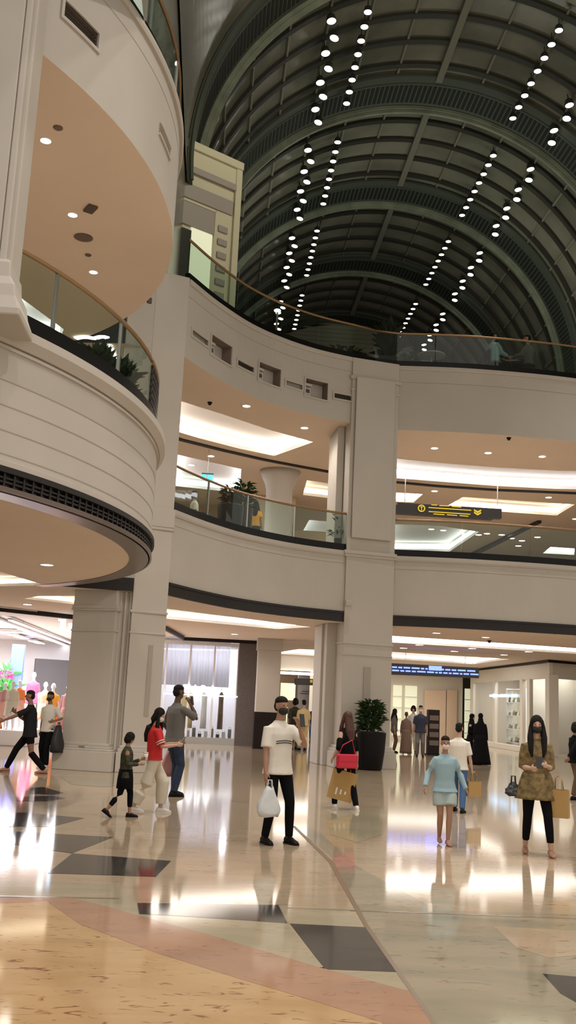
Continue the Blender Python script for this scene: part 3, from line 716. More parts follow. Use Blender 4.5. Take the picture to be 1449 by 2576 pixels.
# light lines hung in the left shop
def line_light(pa, pb, z, label, w=.10, m='led_cool', grp='light lines in the left shop'):
    A = PX(*pa, z=z); B = PX(*pb, z=z); d = B-A; c = (A+B)/2; t = thing('linear_light', label, 'light', (c.x, c.y, z), math.atan2(d.y, d.x), grp)
    b = MB(); b.box((0, 0, .035), (d.length, w+.03, .05)); b.build('housing', 'white_metal', t, local=True)
    b = MB(); b.box((0, 0, 0), (d.length-.02, w, .03)); b.build('diffuser', m, t, local=True)
    for sx in (-.35, .35): b = MB(); b.box((d.length*sx, 0, .05+(ZB-z)/2-.01), (.02, .02, ZB-z-.05)); b.build('hanger', 'white_metal', t, local=True)
ZL = 3.75
line_light((25, 1560), (188, 1622), ZL, 'long upper light line in the left shop, cut off by the pillar', .12)
line_light((-20, 1556), (188, 1632), ZL, 'longest light line crossing the left shop ceiling', .16)
line_light((-60, 1588), (80, 1592), ZL, 'level light line left of the crossing lines', .4)
line_light((-40, 1612), (20, 1624), ZL, 'short light line low at the left frame edge', .2)
line_light((20, 1622), (75, 1634), ZL, 'broken light line above the pink mannequin', .25)
line_light((60, 1636), (185, 1642), ZL, 'faint level light line beside the pillar', .3)
line_light((-60, 1630), (105, 1657), ZL, 'lowest long light line of the left shop', .35)
line_light((118, 1648), (143, 1654), ZL, 'short light line over the dark grey wall', .35)
for i, (x, y) in enumerate(((32, 1597), (48, 1602), (58, 1605), (84, 1613), (98, 1617), (110, 1622), (122, 1626), (145, 1632))):
    line_light((x-5, y-1), (x+6, y+2), ZL, 'small square spot in the dotted row of the left shop ceiling', .3, grp='dotted spots in the left shop')
# glowing shop logo hung by the pillar
t = thing('hanging_logo', 'white and blue glowing emblem hanging beside the left pillar', 'sign', PX(168, 1570, Y=29.5))
c = PX(158, 1572, Y=29.5); b = MB(); b.box(c, (.15, .06, .30)); b.box(c+Vector((-.03, 0, .14)), (.22, .06, .05)); b.build('tall_bar', 'sign_white', t)
c = PX(178, 1577, Y=29.5); b = MB(); b.box(c, (.11, .06, .20)); b.build('blue_bar', 'sign_bluewhite', t)
c = PX(173, 1586, Y=29.5); b = MB(); b.box(c, (.22, .06, .06)); b.build('foot', 'sign_white', t)
mb = MB(); c0 = PX(45, 1655, Y=42); mb.box((c0.x, c0.y, 2.4), (.5, .3, 2.2)); tag(mb.build('blue_column', ['sign_blue'], bevel=.02), 'glowing blue column in the left shop beside the palm', 'column')
M['sign_blue_dim'] = M['sign_blue'].copy(); M['sign_blue_dim'].node_tree.nodes['Principled BSDF'].inputs['Emission Strength'].default_value = .7
mb_o = bpy.data.objects['blue_column']; mb_o.data.materials[0] = M['sign_blue_dim']
# low white display plinths
t = tag(MB().box(Vector((-6.95, 32.3, .3)), (3.3, 2.8, .5)).build('display_plinth', 'store_wall', bevel=.02), 'low white display plinth in the left shop', 'plinth')
t.location.z += 0
for v in t.data.vertices: v.co.z = 0.001 if v.co.z < .3 else .45
tag(MB().box((-9.5, 37, .35), (2.4, 1.6, .7)).build('display_plinth', 'store_wall', bevel=.02), 'white display table behind the mannequins', 'plinth')

# curtained shop with the name sign
SY = 38.0
def Sx(x, y=1700): return PX(x, y, Y=SY).x
wallbox('wall_shop', (Sx(598), SY), (Sx(646), SY), 0, ZB, 'grey_panel', .2)
mb = MB(); mb.box(((Sx(455)+Sx(646))/2, SY-.1, ZB-.06), (Sx(646)-Sx(455), .14, .12)); struct(mb.build('trim_11', 'dark_base'))
tw = thing('shop_window', 'tall shop window with white curtain and frame beside the grey panel', 'shop window', ((Sx(410)+Sx(598))/2, SY, 0))
x0, x1 = -2.55, Sx(598)
b = MB(); b.box(((x0+x1)/2, SY, .12), (x1-x0, .14, .24)); b.build('sill', 'steel', tw)
b = MB(); b.box(((x0+x1)/2, SY, 3.7), (x1-x0, .14, .12)); b.build('head_frame', 'store_wall', tw)
for k in range(5):
    xx = x0+(x1-x0)*k/4; b = MB(); b.box((xx, SY, 1.9), (.07, .12, 3.6)); b.build('mullion', 'store_wall', tw)
for k in range(4):
    xa, xb = x0+(x1-x0)*k/4+.03, x0+(x1-x0)*(k+1)/4-.03; b = MB(); b.box(((xa+xb)/2, SY, 1.94), (xb-xa, .02, 3.4)); b.build('glass_pane', 'shop_glass', tw)
b = MB(); rs = []
for i in range(121):
    xx = x0 + (x1-x0-.3)*i/120; d = .022*math.sin(i*1.1)+.012*math.sin(i*2.7); rs.append([(xx, SY+.9+d, 2.12), (xx, SY+.92+d, 2.12), (xx, SY+.92+d, ZB-.005), (xx, SY+.9+d, ZB-.005)])
b.rings(rs); tag(b.build('curtain', 'curtain', smooth=True), 'white pleated sheer curtain inside the tall shop window', 'curtain')
wallbox('wall_shop', (-2.6, 38.1), (-2.6, 41.5), 0, ZB, 'store_wall')
wallbox('wall_shop', (-2.6, 41.5), (x1+.2, 41.5), 0, ZB, 'store_lilac')
wallbox('wall_shop', (x1+.25, 38), (x1+.25, 41.5), 0, ZB, 'store_wall')
area('shop_ceiling_light', (-.3, 38.35, 3.72), (-.3, 39.2, 1.0), 30, 3.6, .25, (.95, .95, 1))
area('shop_ceiling_light', (-.3, 40.3, 3.8), (-.3, 40.3, 0), 330, 2.6, 1.2, (.97, .96, 1))
# name sign
def text(name, s, size, loc, rz, m, parent=None, ext=.03, align='CENTER', bold=True):
    cu = bpy.data.curves.new(name, 'FONT'); cu.body = s; cu.size = size; cu.extrude = ext; cu.align_x = align
    if bold: cu.offset = size*.03
    o = bpy.data.objects.new(name+'_tmp', cu); COL.objects.link(o); bpy.context.view_layer.update()
    me = bpy.data.meshes.new_from_object(o.evaluated_get(bpy.context.evaluated_depsgraph_get())); COL.objects.unlink(o); bpy.data.objects.remove(o)
    me.materials.clear(); me.materials.append(M[m]); n = bpy.data.objects.new(name, me); COL.objects.link(n)
    rot = Matrix.Rotation(rz, 4, 'Z') @ Matrix.Rotation(R(90), 4, 'X')
    me.transform(Matrix.Translation(Vector(loc) - (origin_of(parent) if parent else Vector())) @ rot)
    if parent: n.parent = parent
    return n
ts = thing('shop_name_sign', 'glowing white letter sign on a light rail across the curtained shop window', 'sign', (Sx(500), SY-.2, 2.0))
zt = PX(500, 1745, Y=SY-.2).z
xl = Sx(463); xr_ = Sx(545)
for i, ch in enumerate('ZARA'):
    text('letter', ch, .42, (xl+.13+(xr_-xl-.26)*i/3, SY-.2, zt+.02), 0, 'sign_white', ts)
b = MB(); b.box(((Sx(415)+Sx(600))/2, SY-.18, zt-.05), (Sx(600)-Sx(415), .05, .05)); b.build('light_rail', 'sign_white', ts)
# cream coat, accessories in the window
for i, (x, m_, lab) in enumerate(((474, 'c_yellow', 'pale yellow long coat hanging in the curtained shop window'), (518, 'c_white', 'white garment strip hanging in the curtained shop window'), (560, 'c_brown', 'brown garment hanging at the right of the curtained shop window'))):
    px = Sx(x)*1.01; t = thing('hanging_coat', lab, 'garment', (px, SY+.5, .55), 0, 'garments in the curtained window')
    w = (.24, .11, .10)[i]
    b = MB(); b.rings([[(w*q*math.cos(a), .08*math.sin(a), z) for a in [2*math.pi*k/14 for k in range(14)]] for q, z in ((1.05, 0), (1.0, .5), (.9, 1.0), (.95, 1.25), (.3, 1.38))]); b.build('coat_body', m_, t, local=True, smooth=True)
    b = MB(); b.tube([(-w*.5, 0, 1.40), (0, 0, 1.46), (w*.5, 0, 1.40)], .01, 6); b.tube([(0, 0, 1.46), (0, 0, 1.56)], .008, 6); b.build('hanger', 'steel', t, local=True)
for i in range(9):
    xx = Sx(466+i*15); h = .12+.10*((i*7) % 3); o = MB(); o.box((xx, SY+.45, .245+h/2), (.13, .12, h)); o.tube([(xx-.04, SY+.45, .245+h), (xx-.03, SY+.45, .245+h+.07), (xx+.03, SY+.45, .245+h+.07), (xx+.04, SY+.45, .245+h)], .008, 6)
    tag(o.build('handbag', ['bag_black', 'steel', 'c_grey'][i % 3], bevel=.01), 'small bag standing along the foot of the curtained shop window', 'bag', 'bags along the curtained window')
wallbox('trim_12', (-2.5, SY+.45), (x1, SY+.45), .02, .24, 'steel', .5)

# cream column with dark foot, behind the man in the white shirt
a = PX(647, 1700, Y=36.1); c_ = PX(705, 1700, Y=36.1)
mb = MB(); mb.prism([(a.x, 36.1), (c_.x, 36.1), (c_.x, 36.9), (a.x, 36.9)], 1.28, ZB-.42); mb.prism([(a.x-.04, 36.06), (c_.x+.04, 36.06), (c_.x+.04, 36.9), (a.x-.04, 36.9)], ZB-.42, ZB)
struct(mb.build('wall_column', 'plaster', bevel=.01))
mb = MB(); mb.prism([(a.x-.03, 36.07), (c_.x+.03, 36.07), (c_.x+.03, 36.93), (a.x-.03, 36.93)], 0, 1.28); struct(mb.build('baseboard_column', 'dark_base', bevel=.01))
# passage beyond it
Yp = 47.5
wallbox('wall_passage', (PX(690, 1650, Y=Yp).x, Yp), (PX(860, 1650, Y=Yp).x, Yp), PX(760, 1688, Y=Yp).z, ZB, 'store_cream', .3)
wallbox('wall_passage', (PX(600, 1650, Y=Yp).x, Yp), (PX(704, 1650, Y=Yp).x, Yp), 0, ZB, 'store_cream', .3)
t = MB(); zz = PX(763, 1695, Y=Yp).z; xa, xb = PX(706, 1693, Y=Yp).x, PX(824, 1693, Y=Yp).x; t.box(((xa+xb)/2, Yp-.1, zz), (xb-xa, .3, .12)); tag(t.build('linear_light', 'led'), 'warm white light strip over the passage opening', 'light')
wallbox('wall_passage', (3, 58), (8.5, 58), 0, ZB, 'store_peach')
mb = MB(); q = PX(790, 1760, Y=56); mb.box((q.x, 56, 1.6), (1.9, .1, 3.2)); tag(mb.build('poster_board', 'poster', bevel=.01), 'grey hoarding panel with dark caption in the passage shop', 'poster board')
o = bpy.data.objects['poster_board']; b = MB(); q2 = PX(775, 1745, Y=55.9)
for dz, w in ((0, .9), (.12, .7), (-.25, 0)):
    if w: b.box((q2.x, 55.93, q2.z+dz), (w, .02, .035))
b.build('caption', 'text_dark', o)
ts = thing('overhead_sign', 'black overhead sign with yellow lettering above the passage', 'sign', PX(785, 1716, Y=50))
p = PX(785, 1716, Y=50); b = MB(); b.box(p, (1.75, .12, .32)); b.build('board', 'sign_black', ts, bevel=.01)
b = MB()
for k in range(5): b.box(p+Vector((-.05+k*.16, -.08, .04*(-1)**k)), (.12, .02, .14 if k == 0 else .05))
b.build('lettering', 'sign_yellow', ts)
for dx in (-.7, .7): b = MB(); b.box((p.x+dx, p.y, (p.z+.14+ZB)/2), (.03, .03, ZB-p.z-.14)); b.build('hanger_rod', 'steel', ts)
mb = MB(); q = PX(724, 1740, Y=54); mb.box(q, (.8, .06, .9)); mb.box((q.x, 54, q.z/2-.2), (.06, .05, q.z-.45)); mb.box((q.x, 54, .02), (.5, .3, .04)); tag(mb.build('light_box', 'lift_lit', bevel=.01), 'small pale yellow light box left of the passage hoarding', 'light box')
mb = MB(); q = PX(812, 1780, Y=49); mb.box(q, (.2, .1, .7)); mb.box((q.x, q.y, (q.z+ZB)/2+.17), (.02, .02, ZB-q.z-.36)); tag(mb.build('banner', 'c_yellow', bevel=.01), 'narrow yellow banner in the passage beside the middle pillar', 'banner')

# right hand shops
CR = Vector((14.0, 40.5))
t = thing('corner_shop_front', 'white shop front with glazed bays at the right corner', 'shop front', (14.1, 45, 0))
b = MB(); b.prism([(14.0, 40.5), (21, 44.5), (21, 44.7), (14.0, 40.7)], 3.15, ZB-.12); b.prism([(13.95, 40.5), (14.1, 40.5), (14.1, 53), (13.95, 53)], 3.15, ZB-.12)
b.prism([(13.9, 40.4), (14.3, 40.4), (14.3, 40.9), (13.9, 40.9)], 0, 3.3)
for y in (43.2, 44.2, 48.5, 52.6): b.box((14.0, y, 1.6), (.16, .4 if y in (43.2, 44.2) else .3, 3.2))
b.box((14.0, 47, .12), (.2, 12, .24)); b.build('frame', 'store_cream', t, bevel=.01)
for (ya, yb) in ((40.9, 43.0), (44.4, 48.3), (48.7, 52.4)):
    b = MB(); b.box((14.0, (ya+yb)/2, 1.7), (.02, yb-ya, 2.95)); b.build('glass_pane', 'shop_glass', t)
b = MB(); b.box((17.6, 42.55, 1.6), (7.9, .03, 3.1), math.atan2(4, 7)); b.build('glass_pane', 'shop_glass', t)
mb = MB(); mb.sweep([(14.2, 53), (13.9, 40.4), (21.2, 44.4)][::1], [(-.04, ZB-.12), (.06, ZB-.12), (.06, ZB), (-.04, ZB)]); struct(mb.build('trim_13', 'dark_base'))
# inside: pale walls, shelves
wallbox('wall_shop', (16.6, 43.5), (16.6, 53.2), 0, ZB-.1, 'store_cream'); wallbox('wall_shop', (15.2, 43.9), (20.5, 46.9), 0, ZB-.1, 'store_cream')
wallbox('wall_shop', (14.0, 53.2), (16.7, 53.2), 0, ZB-.1, 'store_cream')
area('shop_ceiling_light', (15.3, 47.0, 3.6), (15.3, 47.0, 0), 260, 2.0, 9.0, (1, .96, .9)); area('shop_ceiling_light', (17.3, 43.6, 3.6), (17.3, 43.6, 0), 60, 3.0, .8, (1, .97, .92))
def shelf_unit(x, y, w, h, rz, label, cols=('fol_green', 'c_white', 'c_black', 'c_taupe')):
    t = thing('display_shelf', label, 'shelves', (x, y, 0), rz, None)
    b = MB()
    for sx in (-w/2, w/2): b = MB(); b.box((sx, 0, h/2), (.05, .35, h)); b.build('side_panel', 'store_wall', t, local=True)
    for k in range(5):
        z = .25+k*(h-.3)/4; b = MB(); b.box((0, 0, z), (w-.05, .35, .035)); b.build('shelf', 'store_wall', t, local=True)
    return t
shelf_unit(15.4, 49.5, 2.6, 2.9, R(-90), 'tall white display shelves behind the right corner shop glass')
n = 0
for k in range(4):
    z = .25+k*(2.6)/4+.0175
    for i in range(7):
        yy = 48.45+i*.35; h = .16+.12*((i*5+k*3) % 4)/3
        b = MB(); b.lathe((15.35, yy, z), [(.07, 0), (.085, h*.3), (.06, h*.7), (.03, h)], 10)
        tag(b.build('vase', ['fol_green', 'c_white', 'c_black', 'c_taupe', 'c_white'][(i+k*2) % 5], smooth=True), 'small vase on the white display shelves of the corner shop', 'vase', 'vases on the corner shop shelves')
# far wall shop with peach doors
wallbox('wall_shop_far', (5.5, 55), (14.0, 55), 0, ZB, 'store_cream')
td = thing('peach_door', 'pale peach double door panels in the far white shop front', 'door', (PX(1108, 1800, Y=54.8).x, 54.8, 0))
for k, (xa, xb) in enumerate(((1068, 1122), (1124, 1150))):
    A, B = PX(xa, 1735, Y=54.8), PX(xb, 1735, Y=54.8); b = MB(); b.box(((A.x+B.x)/2, 54.8, A.z/2), (B.x-A.x, .1, A.z)); b.build('door_leaf', 'store_peach', td, bevel=.01)
for k, (xa, xb) in enumerate(((990, 1012), (1020, 1050), (1170, 1195))):
    A, B = PX(xa, 1720, Y=54.8), PX(xb, 1720, Y=54.8); t = thing('lit_niche', 'pale lit niche in the far shop front, ' + ['leftmost of three', 'middle one beside the peach door', 'right one behind the black gowns'][k], 'niche', ((A.x+B.x)/2, 54.8, 0))
    b = MB(); b.box(((A.x+B.x)/2, 54.85, 1.55), (B.x-A.x, .06, 2.7)); b.build('back_panel', 'lift_lit', t)
    for j in range(4): b = MB(); b.box(((A.x+B.x)/2, 54.75, .5+j*.6), (B.x-A.x, .16, .04)); b.build('shelf', 'store_wall', t)
# blue departure board
ts = thing('led_board', 'long dark board with glowing blue lettering hanging right of the middle pillar', 'sign', PX(1095, 1690, Y=38))
A, B, C_, D_ = PX(983, 1668, Y=38), PX(1205, 1680, Y=38), PX(983, 1697, Y=38), PX(1205, 1706, Y=38)
b = MB(); pts = [A, B, D_, C_]; b.add([p for p in pts]+[p+Vector((0, .15, 0)) for p in pts], [(0, 1, 2, 3), (7, 6, 5, 4), (0, 1, 5, 4), (1, 2, 6, 5), (2, 3, 7, 6), (3, 0, 4, 7)]); b.build('board', 'sign_black', ts)
rnd = random.Random(3); b = MB()
for row, (ya, yb) in enumerate(((1676, 1688), (1684, 1697))):
    x = 986
    while x < 1196:
        w = rnd.randint(6, 22); p = PX(x+w/2, ya+(yb-ya)*.2+(x-986)*.05, Y=37.97); b.box(p, (w*.0148, .02, .055)); x += w+3
b.build('lettering', 'sign_blue', ts)
p = PX(1095, 1681, Y=37.96); b = MB(); b.box(p, (.5, .02, .17)); b.build('bright_field', 'sign_blue', ts)
for x in (1020, 1170):
    A = PX(x, 1670, Y=38.07); b = MB(); b.tube([(A.x, A.y, A.z-.02), (A.x, A.y, ZB)], .012, 6); b.build('hanger_rod', 'steel', ts)
# blue reflective lettering on the corner shop glass
ts = thing('window_lettering', 'row of glowing light blue letters on the corner shop window', 'sign', (13.9, 46.3, 2.9)); b = MB()
p0 = PX(1232, 1750, X=13.9); p1 = PX(1302, 1750, X=13.9)
for k in range(9):
    p = p0.lerp(p1, (k+.5)/9.5+(.06 if k > 6 else 0)); b.box((13.88, p.y, p.z), (.03, abs(p1.y-p0.y)/13, .14 if k % 3 else .10))
b.build('lettering', 'sign_bluewhite', ts)

# ------------------------------------------------------------------ first floor interior
p = PX(705, 1186, z=Z2S); cx0, cy0 = p.x, p.y
mb = MB(); mb.lathe((cx0, cy0, Z1), [(.55, 0), (.55, .3), (.46, .35), (.46, 3.05), (.50, 3.12), (.50, 3.2), (.62, 3.45), (.72, Z2S-Z1)], 32); struct(mb.build('wall_gallery_column', 'plaster', smooth=True))
A, B = PX(608, 1240, Y=40.0), PX(668, 1240, Y=40.0)
wallbox('wall_gallery', (A.x, 40.0), (B.x+3.4, 40.0), Z1, 8.6, 'l1_wall', .2)
wallbox('wall_gallery', (A.x, 38.2), (PX(745, 1240, Y=38.2).x, 38.2), Z1, Z2S, 'l1_wall', .2)
wallbox('wall_gallery', (-18, 41), (A.x-.2, 41), 8.1, Z2S, 'l1_wall', .2)
wallbox('wall_gallery', (-18, 42), (A.x, 42), Z1, 8.1, 'store_wall', .2)
b = MB(); st = pp([(196, 852), (215, 849), (240, 852), (258, 848), (266, 850)], Z2S); b.sweep(catmull(st, 4), [(0, Z2S-.03), (.13, Z2S-.03), (.13, Z2S-.002), (0, Z2S-.002)])
st = pp([(272, 866), (280, 885), (290, 905)], Z2S); b2 = MB(); b2.sweep(catmull(st, 4), [(0, Z2S-.03), (.07, Z2S-.03), (.07, Z2S-.002), (0, Z2S-.002)])
tag(b.build('ceiling_light_strip', 'led'), 'wavy white light strip on the gallery ceiling seen through the near railing', 'light')
tag(b2.build('ceiling_light_strip', 'led'), 'short slanting light strip behind the spiky plants of the near balcony', 'light')
# thin brown ceiling line following the court
mb = MB(); L2_ = pp([(430, 1098), (452, 1105), (560, 1132), (660, 1155), (760, 1174), (860, 1192)], Z2S); mb.sweep(L2_, [(0, Z2S-.06), (.14, Z2S-.06), (.14, Z2S), (0, Z2S)]); struct(mb.build('trim_14', 'bronze'))
mb = MB(); L3_ = pp([(960, 1209), (1100, 1222), (1250, 1232), (1449, 1240), (1560, 1242)], Z2S); mb.sweep(L3_, [(0, Z2S-.06), (.14, Z2S-.06), (.14, Z2S), (0, Z2S)]); struct(mb.build('trim_15', 'bronze'))
mb = MB(); P4 = pp([(1160, 1402), (1352, 1309), (1362, 1309), (1178, 1402)], Z2S); mb.prism(P4, Z2S-.12, Z2S-.0); struct(mb.build('trim_16', 'bronze'))
# hanging direction sign
Y_ = 33.0; ts = thing('direction_sign', 'black hanging sign with yellow pictogram, text lines and arrows', 'sign', PX(1125, 1285, Y=Y_))
def q(x, y, dy=0): return PX(x, y, Y=Y_)+Vector((0, dy, 0))
def plate(b, pts, dy0, dy1, mi=0):
    P = [q(x, y, dy0) for x, y in pts]+[q(x, y, dy1) for x, y in pts]; n = len(pts)
    b.add(P, [tuple(range(n)), tuple(range(n, 2*n))[::-1]]+[(i, (i+1) % n, n+(i+1) % n, n+i) for i in range(n)], mi)
b = MB(); plate(b, [(1000, 1264), (1262, 1280), (1262, 1304), (1240, 1303), (1240, 1307), (992, 1291), (992, 1270), (1000, 1270)], 0, .25); b.build('board', 'sign_black', ts)
b = MB(); c = q(1060, 1279, -.02); n_ = 16
ring = lambda r, y: [c + Vector((r*math.cos(2*math.pi*k/n_), y, r*math.sin(2*math.pi*k/n_))) for k in range(n_)]
b.rings([ring(.13, 0), ring(.13, -.01), ring(.09, -.01), ring(.09, 0)], closed=True)
b.box(c+Vector((0, -.005, -.02)), (.03, .012, .12)); b.box(c+Vector((0, -.005, .05)), (.09, .012, .03)); b.build('pictogram', 'sign_yellow', ts)
b = MB(); x = 1076
for (xa, ya, xb, yb, h) in ((1078, 1277, 1185, 1284, .018), (1078, 1287, 1183, 1294, .018), (1085, 1270, 1100, 1271, .02), (1105, 1272, 1130, 1273, .02), (1136, 1274, 1160, 1276, .02), (1090, 1293, 1118, 1295, .02), (1124, 1295, 1150, 1297, .02), (1156, 1297, 1178, 1299, .02)):
    plate(b, [(xa, ya-1.2), (xb, yb-1.2), (xb, yb+1.2), (xa, ya+1.2)], -.02, -.005)
b.build('lettering', 'sign_yellow', ts)
b = MB()
for dy in (0, 6): plate(b, [(1192, 1281+dy), (1201, 1286+dy), (1210, 1282+dy), (1210, 1286+dy), (1201, 1291+dy), (1192, 1285+dy)], -.02, -.005)
b.build('arrow', 'sign_yellow', ts)
for x in (1020, 1254):
    A = q(x, 1268, .12); b = MB(); b.tube([(A.x, A.y, A.z-.03), (A.x, A.y, Z2S)], .015, 6); b.build('hanger_rod', 'steel', ts)
# small cyan exit sign
p = PX(522, 1200, Y=31.5); ts = thing('exit_sign', 'small glowing cyan sign hanging over the first floor gallery', 'sign', p)
b = MB(); b.box(p, (.36, .06, .22)); b.build('face', 'sign_cyan', ts, bevel=.005)
b = MB(); b.box(p+Vector((0, -.01, .10)), (.38, .08, .04)); b.build('cap', 'store_grey', ts)
b = MB(); b.box(p+Vector((-.02, -.035, .0)), (.04, .012, .10)); b.ball(p+Vector((-.01, -.035, .065)), (.02, .008, .02), 8); b.box(p+Vector((.08, -.035, .01)), (.07, .012, .02)); b.build('symbol', 'c_white', ts)
b = MB(); b.tube([p+Vector((0, 0, .1)), Vector((p.x, p.y, Z2S))], .01, 6); b.build('hanger_rod', 'steel', ts)

# downlights
def inside(p, poly):
    c = False; n = len(poly)
    for i in range(n):
        a, b_ = poly[i], poly[i-1]
        if (a[1] > p[1]) != (b_[1] > p[1]) and p[0] < (b_[0]-a[0])*(p[1]-a[1])/(b_[1]-a[1])+a[0]: c = not c
    return c
dl = None
def downlight(x, y, z, label, group, s=1.0, watt=0):
    global dl
    P = PX(x, y, z=z)
    for cv in (lcoves if z > 8 else gcoves):
        if inside((P.x, P.y), cv[0]):
            z = z+cv[1]; P = PX(x, y, z=z); break
    if dl is None:
        dl = thing('downlight', label, 'downlight', (P.x, P.y, z), 0, group)
        b = MB(); n_ = 20; b.rings([[Vector((r_*math.cos(6.28318*k/n_), r_*math.sin(6.28318*k/n_), z_)) for k in range(n_)] for r_, z_ in ((.125, -.012), (.15, -.012), (.155, 0), (.12, 0))], closed=True); b.build('trim_ring', 'cove_white', dl, local=True)
        b = MB(); b.cyl((0, 0, -.011), .124, .009); b.build('lens', 'lamp', dl, local=True); o = dl
    else: o = dup(dl, (P.x, P.y, z), None, label, group)
    o.scale = (s, s, 1)
    if watt: spot('downlight_beam', (P.x, P.y, z-.03), (P.x, P.y, 0), watt, R(150), (1, .88, .76), .10)
    return o
for (x, y, nm) in ((115, 353, 'largest'), (183, 540, 'middle'), (235, 684, 'farthest')): downlight(x, y, Z2S, nm + ' of three round downlights under the near balcony ceiling', 'near balcony downlights', .62, 420)
for (x, y, nm) in ((620, 1021, 'left bay ceiling near the niches'), (766, 1076, 'left bay ceiling near the middle pillar'), (531, 1147, 'gallery above the cyan sign'), (482, 1170, 'bright recess beside the left pillar')): downlight(x, y, Z2S-(0 if x != 482 else 0), 'round downlight in the ' + nm, 'left bay gallery downlights', .85, 200)
for (x, y, nm) in ((1093, 1127, 'left'), (1228, 1139, 'middle'), (1364, 1148, 'right')): downlight(x, y, Z2S, nm + ' downlight of the front row under the right bay ceiling', 'right bay front downlights', .85, 320)
for (x, y, nm) in ((1093, 1235, 'over the left end of the hanging sign'), (1380, 1251, 'right of the hanging sign'), (1447, 1305, 'at the right frame edge')): downlight(x, y, Z2S, 'downlight ' + nm, 'right gallery downlights', .9)
for (x, y) in ((1085, 1331), (1115, 1334), (1165, 1341), (1204, 1345), (1225, 1342), (1262, 1345), (1287, 1354), (1313, 1360), (1352, 1351), (1304, 1373)): downlight(x, y, Z2S, 'tiny far downlight seen through the right bay railing', 'far gallery downlights', 1.1)
for (x, y, nm) in ((118, 1420, 'under the near balcony'), (69, 1520, 'over the left shop entrance'), (590, 1595, 'before the curtained shop'), (1098, 1592, 'behind the dark band, left one'), (1222, 1603, 'behind the dark band, right one')): downlight(x, y, ZB, 'ground floor downlight ' + nm, 'ground floor downlights', .9, 420 if x < 200 else 170)
for (x, y) in ((1015, 1630), (1055, 1622), (1143, 1638), (1188, 1631), (1268, 1647), (1330, 1639)): downlight(x, y, ZB, 'ground floor downlight between the two right light strips', 'right hall downlights', 1.1)
for (x, y, r_, lab) in ((210, 597, .17, 'round ceiling speaker under the near balcony'), (228, 523, .13, 'brown square smoke hatch under the near balcony'), (146, 321, .07, 'small disc detector under the near balcony by the first downlight'), (222, 641, .06, 'small disc detector under the near balcony by the third downlight')):
    P = PX(x, y, z=Z2S); b = MB()
    if r_ == .13: b.box((P.x, P.y, Z2S-.02), (.16, .26, .04), .5)
    else: b.lathe((P.x, P.y, Z2S-.02), [(r_*.8, 0), (r_, .01), (r_, .02)], 20)
    tag(b.build('ceiling_fitting', 'vent_dark' if r_ == .13 else 'bronze_lip'), lab, 'ceiling fitting')
for (x, y, z, lab) in ((528, 1012, Z2S, 'small dark dome camera on the left bay ceiling'), (1280, 1101, Z2S, 'small dark dome camera on the right bay ceiling'), (1231, 1611, ZB, 'small dark dome camera on the ground floor ceiling')):
    P = PX(x, y, z=z); b = MB(); b.ball((P.x, P.y, z-.03), (.055, .055, .06), 12); b.cyl((P.x, P.y, z-.02), .07, .02); tag(b.build('dome_camera', 'black_strip', smooth=True), lab, 'camera')

# gallery general light comes from ceiling panels in the coves
area('cove_light', (0.5, 29.0, Z2S+.30), (.5, 29, 0), 70, 3.2, 1.2, (1, .92, .85)); area('cove_light', (9, 32.6, Z2S+.30), (9, 32.6, 0), 130, 6, 1.6, (1, .93, .9))
area('cove_light', (10.8, 37.4, Z2S+.30), (10.8, 37.4, 0), 110, 3.6, 1.2, (1, .9, .75)); area('cove_light', (-1.5, 35.5, Z2S+.30), (-1.5, 35.5, 0), 110, 1.6, 3, (.97, .95, 1))
area('cove_light', (7.5, 46, Z2S+.40), (7.5, 46, 0), 200, 4, 6, (1, .95, .88)); area('cove_light', (-8, 30, Z2S-.1), (-8, 30, 0), 250, 5, 5, (1, .96, .9))
area('cove_light', (.2, 28.6, ZB+.22), (.2, 28.6, 0), 45, 3.0, 1.2, (1, .93, .84)); area('cove_light', (9, 34.0, ZB+.2), (9, 34, 0), 120, 7, 1.4, (1, .93, .84))
area('cove_light', (9, 44, ZB+.2), (9, 44, 0), 170, 5, 4, (1, .95, .88)); area('shop_ceiling_light', (-8, 38, 3.6), (-8, 38, 0), 2200, 8, 9, (1, .96, 1))
area('shop_ceiling_light', (5.5, 52.5, 3.7), (5.5, 52.5, 0), 130, 3, 4, (1, .93, .82)); area('shop_ceiling_light', (10, 50.5, 3.75), (10, 50.5, 0), 130, 4, 4, (1, .94, .85))
area('cove_light', (-6.2, 20.3, ZB+.15), (-6.2, 20.3, 0), 40, 2.5, 2.0, (1, .93, .84))
# ------------------------------------------------------------------ plants
def foliage(b, c, r, h, n, seed, leaf=.22, kind='bush'):
    rd = random.Random(seed); c = Vector(c)
    for i in range(n):
        a = rd.uniform(0, 6.283); el = rd.uniform(.15, 1.45); rr = rd.uniform(.25, 1.0)
        base = c + Vector((math.cos(a)*r*.25*rr, math.sin(a)*r*.25*rr, h*rd.uniform(0, .62)))
        if kind == 'spike': d = Vector((math.cos(a)*math.cos(el)*.8, math.sin(a)*math.cos(el)*.8, math.sin(el)+.3)).normalized(); L = leaf*rd.uniform(.8, 1.5)
        else:
            d = Vector((math.cos(a), math.sin(a), rd.uniform(-.2, 1.1))).normalized(); L = leaf*rd.uniform(.6, 1.2)
            base = c + Vector((math.cos(a)*r*rr*.75, math.sin(a)*r*rr*.75, h*(rd.uniform(.02, .95))*(1-.25*rr)))
        s_ = d.cross(Vector((0, 0, 1)) if abs(d.z) < .95 else Vector((1, 0, 0))).normalized()*L*.17; up = s_.cross(d).normalized()*L*.12
        m1 = base+d*L*.45+up; t = base+d*L-Vector((0, 0, L*.15))
        b.add([base, m1+s_, t, m1-s_, base+d*L*.5-up*.3], [(0, 1, 4), (1, 2, 4), (2, 3, 4), (3, 0, 4)])
    return b
